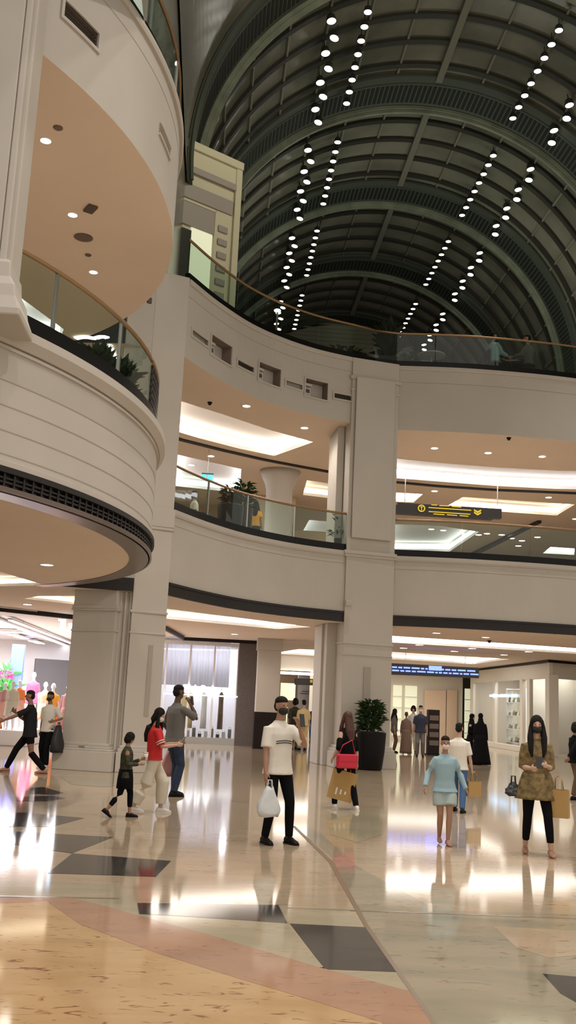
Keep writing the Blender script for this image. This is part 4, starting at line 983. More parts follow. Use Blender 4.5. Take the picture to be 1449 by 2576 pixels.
def potted(name, label, loc, r0, r1, ph, fr, fh, n, leafmat, potmat, group=None, kind='bush', leaf=.22, stems=5, square=False):
    t = thing(name, label, 'plant', loc, 0, group)
    b = MB()
    if square: b.rings([[(sx*q_, sy*q_, z) for sx, sy in ((-1, -1), (1, -1), (1, 1), (-1, 1))] for q_, z in ((r0, 0), (r1, ph), (r1-.03, ph), (r1-.05, ph-.06))])
    else: b.lathe((0, 0, 0), [(r0*.92, 0), (r0, .03), ((r0+r1)/2*1.04, ph*.5), (r1, ph-.03), (r1, ph), (r1-.04, ph), (r1-.05, ph-.08)], 28)
    b.build('planter', potmat, t, local=True, smooth=not square)
    b = MB(); b.cyl((0, 0, ph-.10), r1-.06, .04); b.build('soil', 'soil', t, local=True)
    rd = random.Random(n)
    b = MB()
    for k in range(stems):
        a = 6.28*k/stems; b.tube([(.08*math.cos(a), .08*math.sin(a), ph-.08), (fr*.5*math.cos(a+.4), fr*.5*math.sin(a+.4), ph+fh*.75)], [.018, .007], 6)
    b.build('stem', 'fol_red', t, local=True)
    b = MB(); foliage(b, (0, 0, ph), fr, fh, n, n, leaf, kind); b.build('foliage', leafmat, t, local=True)
    return t
p = PX(932, 1938, z=0); potted('potted_shrub', 'dense green shrub in a tall black planter beside the middle pillar', (p.x, p.y+.25, 0), .34, .43, .98, .36, .92, 520, 'fol_green', 'pot_black', leaf=.24)
def onlevel(x, Y, z): return Vector((PX(x, 1000, Y=Y).x, Y, z))
def atx(x, y, z, Y): P = PX(x, y, Y=Y); return (P.x, Y, z)
potted('potted_shrub', 'green leafy plant in the left dark planter of the gallery pair', atx(577, 1330, Z1, 26.9), .30, .36, 1.0, .30, .55, 260, 'fol_dark', 'pot_grey', leaf=.2)
potted('potted_shrub', 'taller green plant in the right dark planter of the gallery pair', atx(610, 1330, Z1, 27.7), .22, .27, 1.1, .30, .85, 260, 'fol_green', 'pot_grey', leaf=.22)
potted('potted_shrub', 'spiky green plant behind the near balcony railing', (PX(245, 900, Y=16.8).x, 16.8, Z1), .22, .27, .7, .40, .95, 300, 'fol_dark', 'pot_grey', kind='spike', leaf=.5)
potted('potted_shrub', 'tall spiky plant in a grey planter near the end of the balcony railing', (PX(302, 920, Y=17.9).x, 17.9, Z1), .25, .30, .85, .38, .95, 300, 'fol_dark', 'pot_grey', kind='spike', leaf=.5)
potted('potted_sapling', 'thin dark sapling on the gallery beside the middle pillar', atx(848, 1380, Z1, 27.8), .09, .11, .4, .22, .9, 26, 'fol_dark', 'pot_black', leaf=.22, stems=2)
potted('potted_shrub', 'low leafy shrub in a square planter on the top floor by the pillar', atx(978, 915, Z2, 28.6), .33, .38, .5, .42, 1.0, 150, 'fol_dark', 'pot_grey', kind='spike', leaf=.6, square=True)
potted('potted_shrub', 'dark shrub in a round planter on the top floor right of the square one', atx(1032, 915, Z2, 29.9), .28, .36, .72, .35, .55, 130, 'fol_green', 'pot_grey', leaf=.3)
for i, (x, Y, h, fr, m_, lab) in enumerate(((782, 35, 2.4, .6, 'fol_dark', 'tall dark leafy tree behind the top floor railing'), (815, 33, 1.5, .7, 'fol_red', 'reddish brown leafy shrub left of the other, behind the top railing'), (866, 31.0, 1.2, .8, 'fol_red', 'reddish brown leafy shrub nearest the middle pillar, top floor'))):
    potted('potted_tree', lab, atx(x, 900, Z2, Y), .35, .42, .55, fr, h, 420, m_, 'pot_black', leaf=.36)
b = MB(); P = PX(100, 1765, Y=43); foliage(b, (P.x-1.2, 42, 1.2), .5, 1.5, 120, 5, .7, 'spike'); tag(b.build('palm_plant', 'fol_bright'), 'bright green palm leaves beside the blue column in the left shop', 'plant')
t = bpy.data.objects['palm_plant']

# tables, lounge and tent on the top floor
def tab(x, Y, lab):
    P = atx(x, 900, Z2, Y); t = thing('cafe_table', lab, 'table', P, 0, 'top floor cafe tables')
    b = MB(); b.cyl((0, 0, .72), .42, .03); b.build('tabletop', 'white_metal', t, local=True)
    b = MB(); b.cyl((0, 0, .02), .03, .70, 10); b.cyl((0, 0, 0), .24, .02); b.build('pedestal', 'steel', t, local=True)
tab(1085, 28.6, 'small round cafe table right of the round planter on the top floor'); tab(1290, 28.9, 'small round cafe table between the two seated people, top floor')
P = atx(1400, 905, Z2, 31.0); t = thing('cream_canopy', 'cream cloth canopy at the right edge of the top floor', 'canopy', P)
b = MB(); b.rings([[(-.9, -.5, 0), (.9, -.5, 0), (.9, .5, 0), (-.9, .5, 0)], [(.1, -.05, 1.1), (.5, -.05, 1.1), (.5, .05, 1.1), (.1, .05, 1.1)]]); b.build('cloth', 'c_cream', t, local=True)
b = MB(); b.tube([(.3, 0, 0), (.3, 0, 1.35)], .02, 8); b.build('pole', 'steel', t, local=True)
# upright lamp behind the left of the top railing
P = PX(697, 800, Y=27.0); t = thing('lamp_post', 'slim white lamp post just behind the top floor railing', 'lamp', (P.x, 27.0, Z2))
b = MB(); b.tube([(0, 0, 0), (0, 0, 1.15)], .03, 8); b.build('pole', 'steel', t, local=True)
for z in (.28, 1.16): b = MB(); b.ball((0, 0, z), (.10, .08, .05), 10); b.build('lamp_head', 'lamp', t, local=True)
# ------------------------------------------------------------------ people
def ik(a, c, l1, l2, bend):
    a, c = Vector(a), Vector(c); d = c-a; L = min(d.length, (l1+l2)*.998); d = d.normalized(); c = a+d*L
    x = (l1*l1-l2*l2+L*L)/(2*L); h = math.sqrt(max(0, l1*l1-x*x)); bd = Vector(bend); bd = (bd-d*bd.dot(d)).normalized()
    return a+d*x+bd*h, c
def ell(c, rx, ry, n=16, tilt=0, sq=1.0):
    out = []
    for k in range(n):
        a = 2*math.pi*k/n; ca, sa = math.cos(a), math.sin(a)
        ca = math.copysign(abs(ca)**sq, ca); sa = math.copysign(abs(sa)**sq, sa)
        out.append(Vector(c)+Vector((rx*ca, ry*sa, 0)))
    return out
def hand(b, w, fwd, side, out, k=1.0, grip=.4):
    """palm, four fingers and a thumb from the wrist; side = palm width axis, out = palm facing"""
    w = Vector(w); f = Vector(fwd).normalized(); s_ = Vector(side); s_ = (s_-f*s_.dot(f)).normalized(); o = f.cross(s_)
    if o.dot(Vector(out)) < 0: o = -o
    pl = .085*k
    b.tube([w-f*.01, w+f*pl*.35, w+f*pl*.8, w+f*pl], [.024*k, .036*k, .040*k, .036*k], 10, flat=.42, ax=tuple(o))
    for i, ln in enumerate((.068, .078, .072, .056)):
        off = s_*(.030-.020*i)*k; p0 = w+f*pl*.8+off; g = grip
        p1 = p0+(f*math.cos(g*.5)+o*math.sin(g*.5))*ln*.50*k; p2 = p1+(f*math.cos(g*1.5)+o*math.sin(g*1.5))*ln*.38*k; p3 = p2+(f*math.cos(g*2.4)+o*math.sin(g*2.4))*ln*.32*k
        b.tube([p0, p1, p2, p3], [.0105*k, .0098*k, .009*k, .0078*k], 7)
    p0 = w+f*pl*.25+s_*.026*k; p1 = p0+(s_*.7+f*.6+o*.25).normalized()*.038*k; p2 = p1+(f*.85+s_*.25+o*.4).normalized()*.03*k
    b.tube([p0, p1, p2], [.014*k, .012*k, .009*k], 7)
def person(label, x, y, top, rz, skin='skin_tan', hair=('short', 'hair_black'), shirt=None, legs=None, shoes='shoe_black', mask=None,
           feet=((-.10, 0, .0), (.10, 0, .0)), hands=None, lean=0, floor=0, Y=None, near=False, female=False, name='person', cat='person', group=None,
           skirt=None, headturn=0, nod=0, wide=1.0, h=None, bodyscale=1.0, sitting=False):
    """feet: ankle ground points (left, right) in metres at 1.75 m height, facing +Y; hands: wrist points"""
    if Y is None: P = PX(x, y, z=floor)
    else: P0 = PX(x, y, Y=Y); P = Vector((P0.x, Y, floor))
    if h is None: h = PX(top[0], top[1], Y=P.y).z - floor
    k = h/1.75; t = thing(name, label, cat, (P.x, P.y, floor), rz, group)
    vox = .0095 if near else .016
    S = lambda v: Vector(v)*k
    fa = [S((f[0], f[1], f[2]+.085)) for f in feet]
    hipz = .915
    if sitting: hipz = .50
    dmax = max(((Vector((f[0], f[1], f[2]+.085))-Vector((math.copysign(.09, f[0]), 0, hipz))).length) for f in feet)
    if not sitting: hipz = min([.915] + [f[2]+.085+math.sqrt(max(.1, .845**2-(abs(f[0])-.09)**2-f[1]**2)) for f in feet])
    drop = .915-hipz
    ln = Vector((0, math.sin(lean), math.cos(lean)))
    def T(xx, yy, up): return S((xx, yy+ln.y*up, hipz+ln.z*up))      # point on the leaning trunk
    hips = [T(-.09, 0, 0), T(.09, 0, 0)]; shw = .150 if female else .172
    sh = [T(-shw, 0, .475), T(shw, 0, .475)]
    kn = []
    for i in (0, 1):
        if sitting: kn.append(S((math.copysign(.1, feet[i][0]), .42, .50)))
        else:
            q_, _ = ik(hips[i], fa[i], .43*k, .42*k, (0, 1, 0)); kn.append(q_)
    if hands is None: hands = ((-.24, .02, .80), (.24, .02, .80))
    ww, el = [], []
    for i in (0, 1):
        hv = S((hands[i][0], hands[i][1], hands[i][2]-drop)); bd = (math.copysign(.5, sh[i].x), .15, -1) if hands[i][2] > 1.28 else (math.copysign(.35, sh[i].x), -1, -.35)
        e, w = ik(sh[i], hv, .29*k, .26*k, bd); el.append(e); ww.append(w)
    neck = T(0, .0, .58); hd = T(0, .025+nod*.04, .74-(.02*abs(nod)))
    Rh = Matrix.Rotation(headturn, 3, 'Z') @ Matrix.Rotation(-nod*.5, 3, 'X')
    Hp = lambda v: hd + Rh @ S(v)
    fm = .92 if female else 1.0
    b = MB()
    trunk = [(-.10, .135, .10), (-.02, .16*(1.03 if female else 1), .112), (.12, .135*fm, .10), (.26, .145*fm, .108), (.40, .152*fm, .112), (.48, .145*fm, .09), (.53, .095, .07), (.56, .065, .06), (.58, .055, .055)]
    b.rings([ell(T(0, 0, u_), rx*k, ry*k) for u_, rx, ry in trunk])
    b.tube([T(0, 0, .54), T(0, .01, .62), T(0, .02, .68)], [.062*k*fm, .052*k*fm, .05*k*fm], 12)
    b.ball(Hp((0, -.005, .025)), (.074*k, .092*k, .098*k), 16, rot=Rh); b.ball(Hp((0, .022, -.045)), (.055*k, .062*k, .068*k), 14, rot=Rh)
    b.ball(Hp((0, .088, -.012)), (.013*k, .022*k, .024*k), 8, rot=Rh)
    for sx in (-1, 1): b.ball(Hp((sx*.076, -.01, -.01)), (.010*k, .019*k, .030*k), 8, rot=Rh)
    b.ball(Hp((0, .078, -.062)), (.022*k, .012*k, .010*k), 8, rot=Rh)
    for i in (0, 1):
        lt_ = fa[i]; b.tube([hips[i], hips[i].lerp(kn[i], .5), kn[i], kn[i].lerp(lt_, .35), lt_], [.085*k, .072*k*bodyscale, .052*k, .053*k, .034*k], 12)
        fd = Vector((math.copysign(.12, feet[i][0])*.6, 1, 0)).normalized()
        pitch = -.6 if feet[i][2] > .05 else 0
        toe = fd*math.cos(pitch)+Vector((0, 0, math.sin(pitch)))
        b.tube([lt_-fd*.03*k-Vector((0, 0, .04*k)), lt_+toe*.06*k-Vector((0, 0, .05*k)), lt_+toe*.15*k-Vector((0, 0, .065*k))], [.036*k, .036*k, .022*k], 10)
        b.tube([sh[i], sh[i].lerp(el[i], .5), el[i], el[i].lerp(ww[i], .4), ww[i]], [.052*k, .046*k, .036*k, .037*k, .024*k], 12)
        fw = (ww[i]-el[i]).normalized(); inn = Vector((-math.copysign(1, sh[i].x), 0, 0))
        hand(b, ww[i], fw, Vector((0, 1, .2)) if abs(fw.z) > .6 else Vector((0, 0, 1)), inn, k*(.95 if female else 1.05), .45)
    b.build('body', skin, t, local=True, remesh=vox)
    if near and mask is None or near:
        for sx in (-1, 1): e = MB(); e.ball(Hp((sx*.03, .079, .008)), (.010*k, .006*k, .006*k), 8); e.build('eye', 'eye', t, local=True, smooth=True)
    # legs wear
    if legs:
        m_, lw_, end = legs                     # material, width factor, end fraction of shin (1 = ankle)
        b = MB(); b.rings([ell(T(0, 0, u_), rx*k, ry*k) for u_, rx, ry in ((.13, .148*fm, .115), (.02, .172, .125), (-.08, .165, .125), (-.12, .12, .10))])
        for i in (0, 1):
            if end <= .5: tip = hips[i].lerp(kn[i], end*2); pts = [hips[i], hips[i].lerp(tip, .5), tip]; rr = [.10*k, .10*k*max(1, lw_), .098*k*max(1, lw_)]
            else:
                tip = kn[i].lerp(fa[i], (end-.5)*2); pts = [hips[i], hips[i].lerp(kn[i], .5), kn[i], kn[i].lerp(tip, .5), tip]
                rr = [.10*k, (.082+.012*(lw_-1))*k, .062*k*lw_, .058*k*lw_, .045*k*lw_*1.05]
            b.tube(pts, rr, 14)
        b.build('shorts' if end <= .5 else 'trousers', m_, t, local=True, remesh=vox*1.1)
    if shirt:
        m_, sleeve, hem, loose = shirt          # sleeve 0..1 of the arm, hem below hips in m, looseness
        b = MB(); g = 1+.10*loose
        rg = [(-hem, (.17+.02*loose)*g, (.13+.015*loose)*g), (0, .172*g, .13*g), (.12, .158*fm*g, .122*g), (.26, .162*fm*g, .125*g), (.40, .164*fm*g, .125*g), (.48, .152*fm*g, .10*g), (.53, .105, .078), (.565, .072, .064)]
        b.rings([ell(T(0, 0, u_), rx*k, ry*k) for u_, rx, ry in rg])
        for i in (0, 1):
            if sleeve <= 0: continue
            if sleeve <= .5: tip = sh[i].lerp(el[i], sleeve*2); pts = [sh[i]-Vector((math.copysign(.04*k, sh[i].x), 0, 0)), sh[i], tip]; rr = [.045*k, .056*k, .062*k*g]
            else: tip = el[i].lerp(ww[i], (sleeve-.5)*2); pts = [sh[i]-Vector((math.copysign(.04*k, sh[i].x), 0, 0)), sh[i], sh[i].lerp(el[i], .5), el[i], tip]; rr = [.045*k, .056*k, .058*k*g, .050*k*g, .038*k*g]
            b.tube(pts, rr, 14)
        b.build('shirt' if not skirt else 'bodice', m_, t, local=True, remesh=vox*1.1)
    if skirt:
        m_, z0, r0, r1 = skirt                  # hem height, radius top, radius hem
        b = MB(); n = 32; rs = []
        for j in range(9):
            q_ = j/8; z = (hipz+.12)*(1-q_)+z0*q_; rad = r0+(r1-r0)*q_**.8
            rs.append([Vector((rad*k*math.cos(a)*(1+.05*q_*math.sin(a*7+1)), rad*.82*k*math.sin(a)*(1+.05*q_*math.sin(a*7+1)), z*k)) for a in [2*math.pi*v/n for v in range(n)]])
        b.rings(rs); b.build('skirt', m_, t, local=True, smooth=True)
    hk, hm = hair
    b = MB()
    if hk == 'short': b.ball(Hp((0, -.010, .060)), (.077*k, .0955*k, .068*k), 16, rot=Rh); b.ball(Hp((0, -.05, .0)), (.074*k, .060*k, .075*k), 14, rot=Rh)
    elif hk == 'bob':
        b.ball(Hp((0, -.012, .038)), (.098*k, .108*k, .104*k), 16, rot=Rh); b.ball(Hp((0, -.045, -.025)), (.102*k, .085*k, .105*k), 16, rot=Rh)
        for sx in (-1, 1): b.tube([Hp((sx*.07, .02, .04)), Hp((sx*.085, .012, -.03)), Hp((sx*.075, .0, -.10))], [.03*k, .032*k, .024*k], 10)
    elif hk == 'long':
        b.ball(Hp((0, -.015, .038)), (.086*k, .10*k, .097*k), 16, rot=Rh)
        b.tube([Hp((0, -.04, .03)), Hp((0, -.07, -.10)), Hp((0, -.105, -.24)), Hp((0, -.115, -.38)), Hp((0, -.10, -.50))], [.088*k, .095*k, .100*k, .085*k, .04*k], 14, flat=.72)
        for sx in (-1, 1): b.tube([Hp((sx*.06, .02, .06)), Hp((sx*.082, .02, -.03)), Hp((sx*.09, .05, -.17)), Hp((sx*.085, .085, -.32)), Hp((sx*.07, .095, -.42))], [.026*k, .028*k, .042*k, .036*k, .016*k], 10)
    elif hk == 'veil':
        b.ball(Hp((0, -.02, .03)), (.092*k, .105*k, .105*k), 16, rot=Rh); b.rings([ell(T(0, -.01, u_), rx*k, ry*k) for u_, rx, ry in ((.36, .15, .13), (.48, .16, .125), (.58, .10, .10), (.68, .085, .09))])
    if hk != 'none': b.build('veil' if hk == 'veil' else 'hair', hm, t, local=True, remesh=vox)
    if mask:
        b = MB(); b.ball(Hp((0, .036, -.055)), (.065*k, .066*k, .056*k), 14, rot=Rh)
        b.build('face_mask', mask, t, local=True, remesh=vox)
        b = MB()
    if shoes and not (skirt and skirt[1] < .1):
        for i in (0, 1):
            fd = Vector((math.copysign(.12, feet[i][0])*.6, 1, 0)).normalized(); lt_ = fa[i]; up = Vector((0, 0, 1)); pit = feet[i][2] > .05
            tv = (fd*math.cos(-.6)+up*math.sin(-.6)) if pit else fd; uv = (up*math.cos(.6)+fd*math.sin(.6)) if pit else up; sd = tv.cross(uv).normalized()
            b = MB(); rs = []
            c0 = lt_-uv*.085*k if not pit else lt_-uv*.085*k
            for (dy, w_, hh) in ((-.075, .022, .05), (-.06, .034, .085), (-.01, .037, .095), (.05, .038, .085), (.10, .043, .062), (.15, .040, .048), (.185, .022, .03)):
                c_ = c0+tv*dy*k
                rs.append([c_+sd*w_*k*math.cos(a)+uv*(hh*k*.5*(1+math.sin(a))+.002) for a in [2*math.pi*v/12 for v in range(12)]])
            b.rings(rs); so = b.build('shoe', shoes, t, local=True, smooth=True)
            if shoes in ('shoe_white',) or shoes == 'shoe_black' and near:
                b = MB(); b.rings([[c0+tv*dy*k+sd*sx*w_*k+uv*z*k for sx, z in ((-1, 0), (1, 0), (1, .018), (-1, .018))] for dy, w_ in ((-.078, .03), (-.03, .040), (.05, .041), (.11, .047), (.17, .036), (.19, .02))]); b.build('shoe_sole', 'c_white' if shoes == 'shoe_white' else 'shoe_black', so, local=True)
    t['k'] = k
    def world(v): return Vector((P.x, P.y, floor)) + Matrix.Rotation(rz, 3, 'Z') @ Vector(v)
    return t, world, ww, el, k, sh, Hp
def phone(at, rz, label, tilt=.5):
    t = thing('phone', label, 'phone', at, rz); q_ = Matrix.Rotation(tilt, 3, 'X')
    b = MB(); b.box((0, 0, 0), (.075, .009, .15), rot=q_); b.build('case', 'phone', t, local=True, bevel=.003)
    b = MB(); b.box(q_ @ Vector((0, -.006, 0)), (.068, .002, .14), rot=q_); b.build('screen', 'steel', t, local=True)
def soft_bag(at, w, h, d, label, m, rz=0, handle=True, name='carrier_bag', squash=.75):
    t = thing(name, label, 'bag', at, rz); b = MB(); rs = []      # origin at the handle
    for j in range(8):
        q_ = j/7; z = -.10-h*q_; ww_ = w*(.30+.70*min(1, q_*1.6))*(1-.25*max(0, q_-.85)/.15*squash)
        rs.append([Vector((ww_/2*math.copysign(abs(math.cos(a))**.7, math.cos(a))*(1+.06*math.sin(5*a+j)), d/2*math.copysign(abs(math.sin(a))**.7, math.sin(a))*(.5+.6*q_), z+.015*math.sin(3*a+j*2))) for a in [2*math.pi*v/24 for v in range(24)]])
    b.rings(rs); b.build('pouch', m, t, local=True, smooth=True)
    if handle:
        for sy in (-1, 1):
            b = MB(); b.tube([(-w*.13, sy*.015, -.13), (-.02, sy*.012, -.02), (.02, sy*.012, -.02), (w*.13, sy*.015, -.13)], .009, 6); b.build('handle', m, t, local=True, smooth=True)
    return t
def paper_bag(at, w, h, d, label, rz=0, tilt=0, marks=True):
    t = thing('paper_bag', label, 'bag', at, rz); q_ = Matrix.Rotation(tilt, 3, 'Y'); z0 = -.16
    V = lambda x_, y_, z_: q_ @ Vector((x_, y_, z_))
    b = MB(); o_ = [V(sx*w/2, sy*d/2, z) for z in (z0, z0-h) for sx, sy in ((-1, -1), (1, -1), (1, 1), (-1, 1))]; i_ = [V(sx*(w/2-.006), sy*(d/2-.006), z) for z in (z0, z0-h+.01) for sx, sy in ((-1, -1), (1, -1), (1, 1), (-1, 1))]
    b.add(o_+i_, [(4, 5, 6, 7), (12, 13, 14, 15)]+[(i, (i+1) % 4, 4+(i+1) % 4, 4+i) for i in range(4)]+[(8+i, 8+(i+1) % 4, 12+(i+1) % 4, 12+i) for i in range(4)]+[(i, (i+1) % 4, 8+(i+1) % 4, 8+i) for i in range(4)])
    b.build('bag_body', 'bag_paper', t, local=True)
    for sy in (-1, 1):
        b = MB(); b.tube([V(-w*.2, sy*d/2, z0-.01), V(-w*.15, sy*.02, -.03), V(0, sy*.012, -.005), V(w*.15, sy*.02, -.03), V(w*.2, sy*d/2, z0-.01)], .006, 6); b.build('handle', 'bag_paper', t, local=True, smooth=True)
    if marks:
        b = MB()
        for k in range(3): b.box(V(-w*.18+k*w*.18, -d/2-.004, z0-h*.72), (w*.07, .004, h*.24-.03*k), rot=q_)
        b.build('printed_mark', 'c_white', t, local=True)
    return t
def cup(at, label, m='c_white'):
    t = thing('paper_cup', label, 'cup', at); b = MB(); b.lathe((0, 0, -.05), [(.026, 0), (.036, .10), (.033, .10), (.024, .006)], 16); b.build('cup_body', m, t, local=True, smooth=True)
    b = MB(); b.lathe((0, 0, .05), [(.038, 0), (.038, .01), (.03, .014)], 16); b.build('lid', 'c_cream', t, local=True)

# the man in the white shirt, centre
t, wd_, ww, el, k, sh, Hp = person('person in white T-shirt with two chest lines, black trousers and mask, holding a white bag', 690, 2122, (703, 1757), R(-152),
    skin='skin_tan', hair=('short', 'hair_black'), shirt=('c_white', .42, .09, 1.1), legs=('c_black', 1.02, 1.0), mask='mask_black', near=True,
    feet=((-.17, .06, 0), (.13, -.02, 0)), hands=((-.16, .20, 1.42), (.235, .10, .82)), headturn=R(8))
b = MB()
for dz in (0, -.025):
    pts = [Vector((math.sin(a)*.188*k, math.cos(a)*.150*k, (1.22+dz+.02*math.cos(a*2))*k)) for a in [R(-38+76*i/12) for i in range(13)]]
    b.tube(pts, .005*k, 6)
b.build('chest_stripe', 'c_black', t, local=True)
bg = wd_(ww[1]); soft_bag(bg+Vector((.05, -.03, -.06)), .28, .32, .13, 'white plastic carrier bag held by the man in the white T-shirt', 'bag_plastic', R(-160))
phone(wd_(ww[0])+Vector((.03, -.05, .07)), R(-140), 'phone held up to the mask of the man in the white T-shirt', .2)
# grey shirt man behind the left pillar
t, wd_, ww, el, k, sh, Hp = person('person seen from behind in grey polo shirt and dark jeans, hand raised to the face', 430, 2003, (453, 1727), R(-55),
    skin='skin_dark', shirt=('c_grey', .45, .08, 1.2), legs=('c_jean', 1.2, 1.0), shoes='shoe_black', feet=((-.10, .12, 0), (.10, -.02, 0)), hands=((-.22, .12, .95), (.15, .17, 1.47)), near=True)
phone(wd_(ww[1])+Vector((.02, 0, .06)), R(-55), 'pale phone held at the ear of the person in the grey polo', .2)
soft_bag(wd_((-.30*k, .12*k, .80*k)), .30, .42, .16, 'purple and grey bag between the woman in red and the grey polo', 'c_rose', R(30), name='tote_bag')
bpy.data.objects['tote_bag'].children[0].data.materials[0] = M['c_navy']
# woman in red
t, wd_, ww, el, k, sh, Hp = person('person in a red T-shirt and wide cream trousers walking right, looking at a phone', 378, 2045, (383, 1780), R(-84),
    skin='skin_light', hair=('long', 'hair_black'), shirt=('c_red', .45, .02, .9), legs=('c_cream', 1.85, .93), shoes='shoe_white', mask='mask_white', near=True, female=True,
    feet=((-.09, .17, 0), (.09, -.30, .02)), hands=((-.12, .40, 1.18), (.14, .36, 1.16)), headturn=R(-25), nod=.5)
b = MB()
e_, s_ = el[1], sh[1]; cc = s_.lerp(e_, .72); dd = (e_-s_).normalized()
for o_ in (-.012, .018): b.tube([cc+dd*(o_-.006), cc+dd*(o_+.006)], .078*k, 16)
b.build('sleeve_band', 'c_white', t, local=True)
phone(wd_((ww[0]+ww[1])*.5+Vector((0, .07, .05))), R(-84), 'phone held by the woman in the red T-shirt', -.6)
M['hair_brown2'] = M['hair_black']
# little girl
t, wd_, ww, el, k, sh, Hp = person('small child with black bob hair in olive top, walking beside the red T-shirt', 308, 2056, (322, 1845), R(-86),
    skin='skin_tan', hair=('bob', 'hair_black'), shirt=('c_olive', .95, .10, 1.0), legs=('c_black', 1.1, .86), shoes='shoe_black', near=True, female=True,
    feet=((-.08, .14, 0), (.08, -.34, .07)), hands=((-.12, .30, 1.20), (.14, .28, 1.12)), nod=.4)
b = MB(); b.rings([[Vector((r_*k*math.cos(a), r_*.85*k*math.sin(a), z*k)) for a in [2*math.pi*v/24 for v in range(24)]] for r_, z in ((.17, 1.0), (.20, .8), (.215, .60))]); b.build('skirt', 'c_black', t, local=True, smooth=True)
cup(wd_(ww[0]+Vector((0, .10*k, .04))), 'white paper cup in the small child\'s hands')
# two people by the left frame edge
t, wd_, ww, el, k, sh, Hp = person('person in a charcoal shirt and black trousers striding left, arm stretched forward', 66, 1944, (88, 1728), R(94),
    skin='skin_brown', shirt=('c_charcoal', .45, .10, 1.0), legs=('c_black', 1.15, 1.0), shoes='shoe_tan', feet=((-.10, -.36, 0), (.10, .42, .0)), hands=((-.2, .62, 1.10), (.12, .34, 1.30)), lean=.06, near=True)
phone(wd_(ww[1]+Vector((0, .07, .05))), R(94), 'dark phone held by the person striding left', .5)
soft_bag(wd_(ww[0]+Vector((0, .08, .04))), .16, .10, .10, 'small orange packet in the outstretched hand at the left', 'c_orange', R(94), handle=False, name='packet')
t, wd_, ww, el, k, sh, Hp = person('person in a pale T-shirt and black trousers with black mask beside the left pillar', 112, 1933, (122, 1742), R(150),
    skin='skin_brown', shirt=('c_white', .45, .08, .8), legs=('c_black', 1.2, 1.0), shoes='shoe_white', mask='mask_black', feet=((-.10, .08, 0), (.1, -.05, 0)), hands=((-.28, .16, 1.10), (.22, .0, .80)))
soft_bag(wd_((-.30*k, .0, 1.10*k)), .34, .55, .22, 'large black shoulder bag carried beside the left pillar', 'bag_black', R(60), name='shoulder_bag')
# long haired woman with bags
t, wd_, ww, el, k, sh, Hp = person('person with long brown hair in black top seen from behind, walking past the black planter', 868, 2036, (870, 1792), R(28),
    skin='skin_light', hair=('long', 'hair_brown'), shirt=('c_black', .6, .12, 1.2), legs=('c_black', 1.1, 1.0), shoes='shoe_white', female=True, near=True, feet=((-.16, .12, 0), (.10, -.20, 0)), hands=((-.24, .10, .92), (.26, .02, .82)))
t2 = thing('handbag', 'red handbag hanging behind the person in the black top', 'bag', wd_((-.12, -.20*k, 1.07*k)), R(20))
b = MB(); b.box((0, 0, -.17), (.36, .10, .22)); b.build('pouch', 'bag_red', t2, local=True, bevel=.03); b = MB(); b.box((0, -.052, -.12), (.34, .015, .10)); b.build('flap', 'bag_red', t2, local=True, bevel=.01)
b = MB(); b.tube([(-.15, 0, -.07), (-.08, 0, .08), (.08, 0, .16), (.15, 0, -.07)], .008, 6); b.build('strap', 'bag_red', t2, local=True)
paper_bag(wd_(ww[1])+Vector((-.16, -.10, .02)), .40, .46, .16, 'large tan paper bag held low by the person in the black top', R(-8), R(12))
# girl in blue
t, wd_, ww, el, k, sh, Hp = person('child in light blue sweatshirt and shorts with white mask walking towards the camera', 1116, 2124, (1120, 1855), R(176),
    skin='skin_tan', hair=('short', 'hair_black'), shirt=('c_sky', .97, .06, 1.6), legs=('c_palesky', 1.25, .34), shoes='shoe_tan', mask='mask_white', near=True, female=True,
    feet=((-.05, .12, 0), (.06, -.10, .02)), hands=((-.36, .05, .90), (.34, .07, .92)))
b = MB(); b.rings([ell((0, 0, 0.86*k), .205*k, .155*k, 20), ell((0, 0, .885*k), .205*k, .155*k, 20)]); b.build('hem_band', 'c_sky', t, local=True)
t, wd_, ww, el, k, sh, Hp = person('person in white T-shirt and blue jeans walking away behind the child in blue', 1152, 2043, (1140, 1820), R(-25),
    skin='skin_light', shirt=('c_white', .45, .08, 1.2), legs=('c_bluejean', 1.2, 1.0), shoes='shoe_black', feet=((-.10, .18, 0), (.12, -.18, 0)), hands=((-.26, .1, .85), (.27, .05, .82)), near=True)
paper_bag(wd_(ww[1])+Vector((.03, -.02, -.02)), .22, .24, .10, 'small tan paper bag carried behind the child in blue', R(10), 0, False)
# black gowns
person('person in a black gown and veil facing sideways, left of the pair', 1186, 1921, (1180, 1797), R(-120), skin='skin_light', hair=('veil', 'c_black'), shirt=('c_black', 1.0, .05, 1.3), skirt=('c_black', .015, .19, .36), shoes='shoe_black', female=True, hands=((-.2, .2, 1.1), (.2, .2, 1.12)))
person('person in a black gown and veil seen from behind, right of the pair', 1208, 1924, (1206, 1796), R(-10), skin='skin_light', hair=('veil', 'c_black'), shirt=('c_black', 1.0, .05, 1.3), skirt=('c_black', .015, .19, .36), shoes='shoe_black', female=True)
